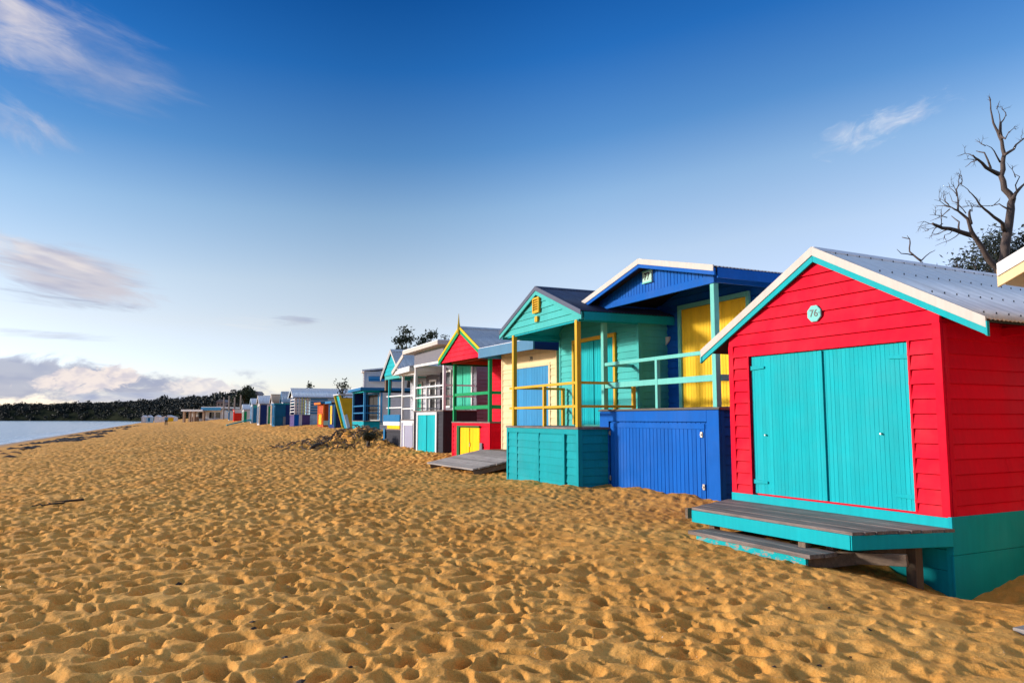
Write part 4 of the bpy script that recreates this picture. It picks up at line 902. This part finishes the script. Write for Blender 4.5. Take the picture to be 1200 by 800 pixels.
for k, (px, wpx, c1, c2, lab) in enumerate(((168, 4, LGREY, WHITE, 'tiny pale grey hut on the far beach, nearest the water'), (173.5, 5, LBLUE, MBLUE, 'tiny pale blue hut on the far beach'), (183, 6, WHITE, WHITE, 'tiny white hut on the far beach between blue and yellow ones'), (191, 16, WHITE, BYEL, 'long white and yellow hut on the far beach behind the walker'))):
    D = 300 - k * 6; X = (px - 600) / 880 * D; wd = wpx / 880 * D
    r = thing('beach_hut', (X, D, .35), 0, lab, 'beach hut', 'huts on the far beach')
    MB().box(0, wd, 0, 2.5, -.2, 2.0).build('wall', c1, r); MB().prism([(-.1, 2.0), (wd + .1, 2.0), (wd * .5, 2.75)], -.15, 2.6).build('roof', WROOF, r)
    MB().box(wd * .45, wd * .9, -.04, -.003, .35, 1.8).build('door', c2, r)

# ------------------------------------------------------------------ hills and woods
def leafmat(name, dark, light):
    m, t, b = base_mat(name, 0.6)
    gi = t.new('ShaderNodeNewGeometry'); o = t.new('ShaderNodeTexCoord').outputs['Object']
    f = t.math('ADD', t.math('MULTIPLY', gi.outputs['Random Per Island'], 0.6), t.math('MULTIPLY', t.noise(o, 0.8, 3, 0.6), 0.4))
    t.link(t.ramp(f, [(0.25, dark), (0.75, light)]), b.inputs['Base Color']); b.inputs['Specular IOR Level'].default_value = 0.2
    return m
GUM = leafmat('gum_leaves', (0.014, 0.022, 0.012), (0.060, 0.070, 0.032)); SCRUBL = leafmat('scrub_leaves', (0.016, 0.022, 0.016), (0.055, 0.060, 0.035))
WOODL = leafmat('distant_canopy', (0.012, 0.017, 0.016), (0.027, 0.032, 0.028))
BARK = wood('grey_bark', (0.025, 0.018, 0.017), (0.15, 0.105, 0.09), axis=2); BARKD = wood('dark_bark', (0.02, 0.016, 0.014), (0.09, 0.065, 0.05), axis=2)
# ridge: (pixel column, distance of foot, top height)
RIDGE = [(-500, 1000, 17), (-200, 950, 17), (0, 880, 18), (60, 860, 19), (110, 830, 20.5), (150, 760, 21.5), (190, 640, 20.5), (220, 500, 19), (245, 390, 17), (268, 320, 14.5), (290, 270, 11), (312, 225, 6.0), (340, 180, 4.2), (385, 140, 2.6), (430, 112, 2.4), (500, 90, 2.4), (600, 76, 2.4), (760, 62, 2.4), (1000, 48, 2.4)]
pts = []
for (p0, d0, h0), (p1, d1, h1) in zip(RIDGE, RIDGE[1:]):
    n = max(4, int(abs(d1 - d0) / 6) + int(abs(p1 - p0) / 880 * d0 / 6))
    for k in range(n):
        f = k / n; pts.append(((p0 + (p1 - p0) * f - 600) / 880 * (d0 + (d1 - d0) * f), d0 + (d1 - d0) * f, h0 + (h1 - h0) * f))
P = np.array(pts); tx = np.gradient(P[:, 0]); ty = np.gradient(P[:, 1]); ln = np.hypot(tx, ty); nx, ny = -ty / ln, tx / ln
sg = np.sign(nx * P[:, 0] + ny * P[:, 1]); nx *= sg; ny *= sg
for k in range(3): nx = np.convolve(np.pad(nx, 9, 'edge'), np.ones(19) / 19, 'valid'); ny = np.convolve(np.pad(ny, 9, 'edge'), np.ones(19) / 19, 'valid')
offs = np.array([0, 2, 6, 12, 20, 30, 44, 62, 90, 140, 220.]); prof = np.array([0, .10, .30, .52, .72, .86, .95, 1.0, 1.02, .95, .75])
sc_ = np.clip(P[:, 1] / 420, .22, 1.0)[:, None]
HX = P[:, 0][:, None] + nx[:, None] * offs * sc_; HY_ = P[:, 1][:, None] + ny[:, None] * offs * sc_
HB = np.maximum(np.where(P[:, 1] < 330, .9, SEA_Z), -1.2)[:, None]
HZ = HB + (P[:, 2][:, None] * .86 - HB) * prof + prof * 2.5 * vnoise(HX, HY_, 25, 5)
hills = grid_mesh('hills', HX, HY_, HZ); tag(hills, kind='structure')
m, t, b = base_mat('hillside_scrub', 0.9); o = t.new('ShaderNodeTexCoord').outputs['Object']
hn = t.noise(o, .018, 5, .6); cl = t.ramp(t.noise(o, .25, 5, .7), [(.35, (.010, .014, .010)), (.65, (.03, .032, .02))])
cl = t.mix(t.maprange(hn, .67, .70), cl, (.20, .115, .06, 1)); t.link(cl, b.inputs['Base Color']); b.inputs['Specular IOR Level'].default_value = 0.0; hills.data.materials.append(m)
# canopy: many ragged crowns that read as one wood
ico = bmesh.new(); bmesh.ops.create_icosphere(ico, subdivisions=2, radius=1.0); IV = np.array([v.co[:] for v in ico.verts]); IF = np.array([[v.index for v in f.verts] for f in ico.faces]); ico.free()
cv, cf, off = [], [], 0; j = 0
for i in range(len(P)):
    dens = 11 if P[i, 1] > 420 else (7 if P[i, 1] > 150 else 3)
    for k in range(dens):
        o_ = random.random(); oo = .5 + o_ * 68 * sc_[i, 0]
        bx, by = P[i, 0] + nx[i] * oo + random.uniform(-3, 3), P[i, 1] + ny[i] * oo + random.uniform(-3, 3)
        if 600 + 880 * bx / by > 296: continue
        zz = float(np.interp(oo / sc_[i, 0], offs, HZ[i]))
        if 505 < P[i, 1] < 870 and vnoise(np.array([bx]), np.array([by]), 38, 77)[0] > .40 and o_ < .4: continue
        r_ = random.uniform(1.4, 3.6) * (.75 + .4 * min(1, P[i, 1] / 500)) * (0.8 if P[i, 1] < 150 else 1)
        if P[i, 1] < 245: continue
        if random.random() < .05: r_ *= 1.4; zz += r_ * .2
        if P[i, 1] < 200: r_ *= .75
        # each crown is a loose cloud of leafy sprays
        nq = 84; u3 = rng.normal(size=(nq, 3)); u3 /= np.linalg.norm(u3, axis=1)[:, None]
        c3 = np.array([bx, by, zz + r_ * .55]) + u3 * r_ * np.array([1, 1, .8]) * rng.random((nq, 1)) ** .4
        a3 = rng.normal(size=(nq, 3)); a3 /= np.linalg.norm(a3, axis=1)[:, None]; b3 = np.cross(a3, rng.normal(size=(nq, 3))); b3 /= np.linalg.norm(b3, axis=1)[:, None]
        sz = r_ * (.13 + .15 * rng.random((nq, 1)))
        quad = np.stack([c3 - a3 * sz, c3 - b3 * sz * .7, c3 + a3 * sz, c3 + b3 * sz * .7], 1).reshape(-1, 3)
        cv.append(quad); cf.append(np.arange(nq * 4).reshape(-1, 4) + off); off += nq * 4
CV = np.concatenate(cv); CF = np.concatenate(cf)
me = bpy.data.meshes.new('woodland'); me.from_pydata(CV.tolist(), [], CF.tolist()); me.materials.append(WOODL); me.update()
wd = bpy.data.objects.new('woodland', me); col.objects.link(wd); tag(wd, kind='stuff')
# houses among the trees
for k, (px, py, D, wpx, lab) in enumerate(((254, 471, 330, 9, 'pinkish house among the trees above the pavilion'), (296, 462, 262, 7, 'brown roofed house among trees above the row'))):
    p = at(px, py, D); r = thing('hillside_house', (p.x, D, p.z - 2), 0, lab, 'house'); wdt = wpx / 880 * D
    MB().box(0, wdt, 0, 5, p.z - 5, p.z).build('wall', paint('pinkish_render', (.42, .30, .29)), r); MB().prism([(-.4, p.z), (wdt + .4, p.z), (wdt * .75, p.z + 1.1), (wdt * .25, p.z + 1.1)], -.4, 5.4).build('roof', paint('grey_tile', (.22, .2, .22)), r)
    for f in (.15, .55): MB().box(wdt * f, wdt * (f + .22), -.06, -.004, p.z - 1.5, p.z - .5).build('window', GLASS, r)

# ------------------------------------------------------------------ trees near the huts
def leaf_cloud(mb, centers, radius, n, size):
    for c_ in centers:
        for _ in range(n):
            d = Vector((random.gauss(0, 1), random.gauss(0, 1), random.gauss(0, .8))); d = d.normalized() * radius * random.random() ** .5
            p = Vector(c_) + d; a = Vector((random.gauss(0, 1), random.gauss(0, 1), random.gauss(0, 1) - .3)).normalized(); b_ = a.orthogonal().normalized()
            s_ = size * random.uniform(.6, 1.3)
            mb.add([p, p + a * s_ * .5 + b_ * s_ * .24, p + a * s_, p + a * s_ * .5 - b_ * s_ * .24], [(0, 1, 2, 3)])
def leafy_tree(name, label, cat, x, y, ztop, spread, nb, nleaf, size, leafm, group=None, clump=.45, low=.45, barkm=None, lean=(0, 0)):
    zb = gz(x, y) - .2; h = ztop - zb
    r = thing(name, (x, y, zb), 0, label, cat, group); ZG[r.name] = zb
    tr = MB(); tips = []
    tr.tube([(0, 0, zb), (lean[0] * .3, lean[1] * .3, zb + h * .3), (lean[0], lean[1], zb + h * .66)], [.10 + h * .012, .08 + h * .008, .05], 7)
    for k in range(nb):
        f = low + (.66 - low) * random.random(); a0 = random.uniform(0, 2 * math.pi); rad = spread * random.uniform(.35, 1.0)
        s0 = Vector((lean[0] * f, lean[1] * f, zb + h * f)); e = Vector((math.cos(a0) * rad + lean[0], math.sin(a0) * rad + lean[1], zb + h * random.uniform(.66, 1.0) * (1 - .22 * rad / spread)))
        mid = s0.lerp(e, .5) + Vector((random.uniform(-.2, .2) * spread, random.uniform(-.2, .2) * spread, -.04 * h))
        tr.tube([s0, mid, e], [.05 + h * .004, .04, .012], 5); tips.append(e); tips.append(mid.lerp(e, .55))
        for _ in range(2):
            e2 = e + Vector((random.uniform(-.5, .5), random.uniform(-.5, .5), random.uniform(-.1, .4))) * spread * .55; tr.tube([mid.lerp(e, .6), e2], [.02, .008], 4); tips.append(e2)
    tr.build('trunk', barkm or BARKD, r)
    lv = MB(); leaf_cloud(lv, tips, clump, nleaf, size); lv.build('crown', leafm, r)
    return r
p = at(485, 0, 46); leafy_tree('coastal_tree', 'dark leafy tree rising above the teal gable and the flat white roof', 'tree', p.x, 46, 7.8, .7, 9, 34, .20, GUM, 'trees behind the huts', .34, .4)
p = at(507, 0, 47); leafy_tree('coastal_tree', 'dense dark tree above the right end of the flat white roof', 'tree', p.x, 47, 7.95, 1.0, 16, 60, .20, GUM, 'trees behind the huts', .42, .4)
p = at(531, 0, 47); leafy_tree('coastal_tree', 'thin wispy tree just left of the finial', 'tree', p.x, 47, 7.9, .75, 7, 11, .16, GUM, 'trees behind the huts', .30, .45)
p = at(412, 0, 63); leafy_tree('coastal_tree', 'sparse tree leaning over the grey hut with blue verandah', 'tree', p.x, 63, 5.5, .75, 6, 9, .20, GUM, 'trees behind the huts', .3, .55)
p = at(377, 0, 84); leafy_tree('coastal_tree', 'small clump of tree poking above the long lilac grey roof', 'tree', p.x, 84, 5.9, .5, 5, 12, .28, GUM, 'trees behind the huts', .35, .5)
p = at(303, 0, 190); leafy_tree('coastal_tree', 'rounded dark tree standing highest above the far huts', 'tree', p.x, 190, 9.6, 2.2, 14, 46, .6, GUM, 'trees behind the huts', 1.0, .5)
p = at(1118, 0, 24); leafy_tree('coastal_shrub', 'open leafy shrub above the ridge of the red hut', 'shrub', p.x, 24, 7.75, 1.1, 14, 18, .16, SCRUBL, 'shrubs on the bank', .30, .55)
p = at(1160, 0, 25.5); leafy_tree('coastal_shrub', 'dense dark shrub at the foot of the dead tree', 'shrub', p.x, 25.5, 8.0, 1.5, 20, 110, .16, SCRUBL, 'shrubs on the bank', .50, .45)
p = at(1196, 0, 26); leafy_tree('coastal_shrub', 'dense dark shrub beside the dead tree above the cream roof corner', 'shrub', p.x, 26, 9.0, 1.5, 20, 110, .16, SCRUBL, 'shrubs on the bank', .50, .45)

# dead tree
DT = 22.0
def limb(mb, pxs, r0, r1, seed, dd=0.0, seg=7):
    random.seed(seed); n = len(pxs); ps = []
    for i, (a, b_) in enumerate(pxs):
        q = at(a, b_, DT + dd * i / max(1, n - 1)); ps.append(q)
    # subdivide with a little wander
    out = [ps[0]]
    for a, b_ in zip(ps, ps[1:]):
        out.append(a.lerp(b_, .5) + Vector((random.uniform(-1, 1), random.uniform(-1, 1), random.uniform(-1, 1))) * (b_ - a).length * .06); out.append(b_)
    mb.tube(out, [r0 + (r1 - r0) * (i / (len(out) - 1)) ** .8 for i in range(len(out))], seg)
p0 = at(1172, 330, DT); zb = gz(p0.x, DT) - .2
r = thing('dead_tree', (p0.x, DT, zb), 0, 'tall dead tree with bare twisting limbs behind the red hut', 'tree')
loc = r.location.copy()
def tree_part(name, mb, mat):
    mb.v = [(x - loc.x, y - loc.y, z) for x, y, z in mb.v]; return mb.build(name, mat, r, smooth=True)
mb = MB(); mb.tube([(p0.x + .1, DT, zb), at(1174, 325, DT)], [.21, .155], 9)
limb(mb, [(1174, 327), (1177, 303), (1180.7, 272), (1184.5, 245), (1186.5, 233), (1176.8, 221.6), (1173, 206), (1175, 190.7), (1176.8, 181), (1174, 165.5), (1169, 154), (1164, 144), (1161, 128.7), (1159.4, 114)], .155, .012, 1, .5, 9)
limb(mb, [(1172, 325), (1169, 314.5), (1155.5, 299), (1144, 280), (1138, 270), (1134, 256.5), (1122.6, 247), (1115, 243)], .125, .018, 2, -.6)
tree_part('trunk', mb, BARK)
br = MB()
B = lambda pxs, r0, r1, s, dd=.4: limb(br, pxs, r0 * .74, r1 * .7, s, dd, 6)
B([(1174, 163), (1173, 144), (1179, 134.5)], .06, .015, 3); B([(1173.5, 160), (1178, 163), (1182.6, 154)], .045, .012, 4, -.4); B([(1171, 157), (1172, 142), (1169, 128)], .04, .01, 5)
B([(1170, 204), (1155.5, 196.5), (1146, 187), (1140, 182)], .10, .03, 6, -.8); B([(1161, 197), (1153.6, 179), (1144, 177)], .05, .015, 7, .5); B([(1146, 187), (1138, 190), (1131, 196)], .03, .008, 8)
B([(1172, 190), (1165, 177), (1155.5, 170)], .04, .01, 9, -.5); B([(1178, 181), (1188, 175), (1196, 165.5), (1204, 158)], .07, .02, 10, .8); B([(1187, 233), (1194, 222), (1200, 216), (1206, 212)], .08, .03, 11, .6); B([(1192, 225), (1190, 217), (1195, 207), (1189, 204)], .035, .01, 12)
B([(1177, 270), (1175, 262), (1165, 254.5), (1153.6, 245), (1144, 233), (1137, 225.5)], .10, .02, 13, -1.0); B([(1181, 245), (1171, 239), (1161, 241)], .04, .01, 14); B([(1165, 240), (1172, 232)], .02, .007, 15)
B([(1140, 276), (1126, 272), (1113, 268), (1097, 264), (1093, 262)], .11, .05, 16, -.5); B([(1138, 262), (1136, 252), (1137, 246)], .07, .04, 17); B([(1124, 271), (1124, 260), (1115, 253)], .05, .015, 18)
B([(1122.6, 247), (1122.6, 233), (1120.6, 221.6), (1126, 214)], .045, .008, 19, .6); B([(1121, 228), (1113, 220), (1111, 214)], .02, .006, 20); B([(1122, 238), (1116, 236), (1112, 226)], .02, .006, 21)
B([(1115, 243), (1106, 241), (1097, 241)], .03, .008, 22); B([(1113, 245), (1103, 254), (1090, 259)], .025, .006, 23); B([(1118, 245), (1108, 237), (1101, 233)], .02, .006, 24); B([(1113, 268), (1100, 274), (1089, 277)], .025, .006, 25); B([(1126, 272), (1112, 282), (1096, 288)], .02, .006, 26)
B([(1158, 302), (1149, 288), (1141, 279), (1139, 268)], .10, .04, 27, .5)
random.seed(77)
def twig(p, d, ln, r0, depth):
    ps = [p]
    for k in range(3): d = (d + Vector((random.gauss(0, .28), random.gauss(0, .28), random.gauss(.05, .28)))).normalized(); ps.append(ps[-1] + d * ln / 3)
    br.tube(ps, [r0, r0 * .75, r0 * .5, r0 * .25], 4)
    if depth:
        for _ in range(2): twig(ps[random.choice((1, 2, 2))], (d + Vector((random.gauss(0, .7), random.gauss(0, .7), random.gauss(.1, .7)))).normalized(), ln * .62, r0 * .55, depth - 1)
for px, py, dx, dz, ln in ((1097, 264, -1, .1, .55), (1103, 266, -.6, .7, .5), (1115, 243, -1, .3, .6), (1121, 230, -.3, 1, .5), (1121, 222, .3, 1, .45), (1126, 216, .5, .8, .35), (1118, 268, -.4, -.6, .5), (1137, 226, -.6, .8, .4), (1146, 187, -1, .2, .45), (1155, 171, -.8, .6, .4),
                           (1161, 128, -.4, 1, .35), (1179, 136, .4, 1, .35), (1182, 156, .7, .8, .35), (1196, 166, .8, .6, .5), (1190, 208, -.2, 1, .4), (1164, 241, -.8, .3, .5), (1139, 248, .1, 1, .4), (1110, 255, -.8, .8, .5), (1105, 262, -.9, -.3, .6), (1132, 250, -.7, .9, .5), (1112, 240, -.9, .9, .5), (1140, 183, -.5, .9, .4), (1168, 128, .5, 1, .3), (1150, 243, -.8, .5, .5), (1098, 266, -.8, -.5, .5)):
    twig(at(px, py, DT + random.uniform(-.5, .4)), Vector((dx, random.uniform(-.5, .5), dz)).normalized(), ln, .016, 2)
tree_part('branches', br, BARK)
p1 = at(1080, 306, 22); zb = gz(p1.x, 22) - .1
r = thing('bare_sapling', (p1.x, 22, zb), 0, 'thin leafless sapling poking above the red hut ridge', 'sapling'); loc = r.location.copy(); DT = 22.0
mb = MB(); mb.tube([(p1.x, 22, zb), at(1080, 307, 22)], [.06, .04], 6); limb(mb, [(1080, 306), (1073, 301), (1066, 295), (1066.5, 285), (1066, 280), (1057, 278)], .035, .012, 31, .3); limb(mb, [(1066, 280), (1063, 276)], .015, .006, 32); limb(mb, [(1070, 299), (1056, 297), (1051, 292)], .02, .007, 33); limb(mb, [(1080, 305), (1090, 296), (1096, 293)], .018, .006, 34)
tree_part('stem', mb, BARK)
random.seed(5)

# ------------------------------------------------------------------ shore bits
def stick(label, px0, py0, px1, py1, h=.05, rad=.03):
    def gp(px, py):
        q = at(px, py, 1.0); d = q - Vector((0, 0, CAM_H)); lo_, z = 0, 0.0
        for _ in range(12): t_ = (z - CAM_H) / d.z; z = gz(d.x * t_, d.y * t_)
        return Vector((d.x * t_, d.y * t_, z))
    a, b_ = gp(px0, py0), gp(px1, py1); n = 7; mb = MB()
    ps = [a.lerp(b_, k / n) + Vector((random.uniform(-.04, .04), random.uniform(-.1, .1), h + random.uniform(-.01, .02))) for k in range(n + 1)]
    mb.tube(ps, [rad * (1 - .6 * k / n) for k in range(n + 1)], 6); mb.tube([ps[4], ps[4] + (b_ - a) * .18 + Vector((.02, .12, .03))], [rad * .5, .006], 5); mb.tube([ps[2], ps[2] + (b_ - a) * .12 + Vector((0, -.12, .02))], [rad * .5, .006], 5)
    o = mb.build('driftwood_stick', plain('soaked_driftwood', (.035, .024, .018), .8), None, smooth=True); tag(o, label, 'driftwood'); return o
stick('long dark driftwood stick lying on the open sand', 95, 589, 36, 596, .04, .022)
a, b_ = Vector((-9.6, 36.2, 0)), Vector((-8.9, 39.2, 0)); mb = MB()
ps = [a.lerp(b_, k / 6) for k in range(7)]; ps = [Vector((q.x, q.y, float(ground_full(np.array([q.x]), np.array([q.y]))[0]) + .10)) for q in ps]
mb.tube(ps, [.09 - .01 * k for k in range(7)], 6); mb.tube([ps[3], ps[3] + Vector((.5, .3, .35))], [.05, .015], 5)
tag(mb.build('driftwood_branch', plain('soaked_driftwood', (.035, .024, .018), .8), None, smooth=True), 'dark driftwood branch lying up against the sand mound', 'driftwood')
kelp = MB(); random.seed(23)
for k in range(900):
    Y = random.uniform(14, 150) if k < 560 else random.uniform(60, 190); cc_ = random.choice((6.2, 7.4, 9.0)) + random.gauss(0, .35) + .8 * math.sin(Y * .11)
    X = cc_ / .91 - 17.4 - .456 * Y
    if vnoise(np.array([X]), np.array([Y]), 6.0, 55)[0] < -.05: continue
    z = gz(X, Y); s_ = random.uniform(.10, .38)
    n = 7; ring = [(X + math.cos(2 * math.pi * i / n) * s_ * random.uniform(.6, 1.6), Y + math.sin(2 * math.pi * i / n) * s_ * random.uniform(.7, 2.0), z + random.uniform(-.01, .03)) for i in range(n)]
    kelp.add(ring + [(X, Y, z + s_ * .35)], [(i, (i + 1) % n, n) for i in range(n)])
for k in range(70):
    Y = random.uniform(4.4, 16); X = random.uniform(-.62, .55) * Y
    if coast(np.array([X]), np.array([Y]))[0] > 23: continue
    z = float(ground_full(np.array([X]), np.array([Y]))[0]); s_ = random.uniform(.008, .026) * (1.6 if k < 10 else 1)
    n = 6; kelp.add([(X + math.cos(i) * s_ * random.uniform(.5, 1.8), Y + math.sin(i) * s_ * random.uniform(.5, 1.6), z + random.uniform(-.004, .008)) for i in range(n)] + [(X, Y, z + s_ * .7)], [(i, (i + 1) % n, n) for i in range(n)])
ko = kelp.build('seaweed_wrack', plain('dried_seaweed', (.030, .018, .012), .85), None); tag(ko, kind='stuff')
md = MB()
for k in range(900):
    X, Y = -8.2 + random.gauss(0, 1.7), 38.6 + random.gauss(0, 1.7); z = float(ground_full(np.array([X]), np.array([Y]))[0]); s_ = random.uniform(.03, .13)
    a = random.uniform(0, 6.3); e = Vector((math.cos(a), math.sin(a), random.uniform(-.1, .5))) * s_ * 3
    md.tube([(X, Y, z), (X + e.x * .5, Y + e.y * .5, z + e.z * .6 + .05), (X + e.x, Y + e.y, z + max(0, e.z))], [s_ * .25, s_ * .3, s_ * .1], 5)
mo = md.build('driftwood_litter', plain('bleached_litter', (.13, .085, .055), .9), None); tag(mo, kind='stuff')
leafy_tree('coastal_shrub', 'low dark shrub on the sand against the striped hut', 'shrub', -6.75, 35.6, .98, .35, 7, 40, .09, SCRUBL, 'shrubs on the bank', .16, .3)

# person walking on the far beach
D = 131.0; X = (197 - 600) / 880 * D; zf = gz(X, D)
def skin_body(name, joints, edges, radii, mat, parent=None, loc=None):
    me = bpy.data.meshes.new(name); me.from_pydata(joints, edges, []); me.materials.append(mat)
    o = bpy.data.objects.new(name, me); col.objects.link(o)
    o.modifiers.new('skin', 'SKIN'); md = o.modifiers.new('sub', 'SUBSURF'); md.levels = 1; md.render_levels = 1
    for v, rd in zip(me.skin_vertices[0].data if me.skin_vertices else [], radii): v.radius = (rd, rd)
    if parent: o.parent = parent
    return o
J = [(0, 0, .92), (0, 0, 1.15), (0, 0, 1.40), (0, 0, 1.50), (0, -.02, 1.62), (.11, 0, .88), (.13, .10, .48), (.14, .22, .08), (.14, .06, .03), (-.11, 0, .88), (-.13, -.14, .48), (-.14, -.16, .07), (-.14, -.32, .03), (.19, 0, 1.40), (.25, -.10, 1.14), (.24, -.22, .92), (-.19, 0, 1.40), (-.25, .10, 1.14), (-.24, .04, .90)]
EE = [(0, 1), (1, 2), (2, 3), (3, 4), (0, 5), (5, 6), (6, 7), (7, 8), (0, 9), (9, 10), (10, 11), (11, 12), (2, 13), (13, 14), (14, 15), (2, 16), (16, 17), (17, 18)]
RD = [.13, .13, .12, .06, .105, .09, .065, .045, .04, .09, .065, .045, .04, .06, .045, .035, .06, .045, .035]
def build_person():
    root = skin_body('person', J, EE, RD, plain('skin_tone', (.45, .28, .2), .6)); root.location = (X, D, zf); root.rotation_euler = (0, 0, R(20))
    tag(root, 'walker in a blue jacket and dark trousers far down the beach', 'person')
    jk = [0, 1, 2, 13, 14, 15, 16, 17, 18]; mp = {a: i for i, a in enumerate(jk)}
    skin_body('jacket', [J[i] for i in jk], [(mp[a], mp[b_]) for a, b_ in EE if a in mp and b_ in mp], [RD[i] + .03 for i in jk], plain('blue_jacket', (.06, .22, .40), .7), root)
    tk = [0, 5, 6, 7, 9, 10, 11]; mp = {a: i for i, a in enumerate(tk)}
    skin_body('trousers', [J[i] for i in tk], [(mp[a], mp[b_]) for a, b_ in EE if a in mp and b_ in mp], [RD[i] + .025 for i in tk], plain('dark_trousers', (.03, .022, .025), .8), root)
    hm = MB(); hm.tube([(0, -.02, 1.60), (0, -.01, 1.70), (0, 0, 1.76)], [.125, .115, .05], 10); hm.build('hair', plain('dark_hair', (.03, .02, .015), .7), root, smooth=True)
    return root
build_person()
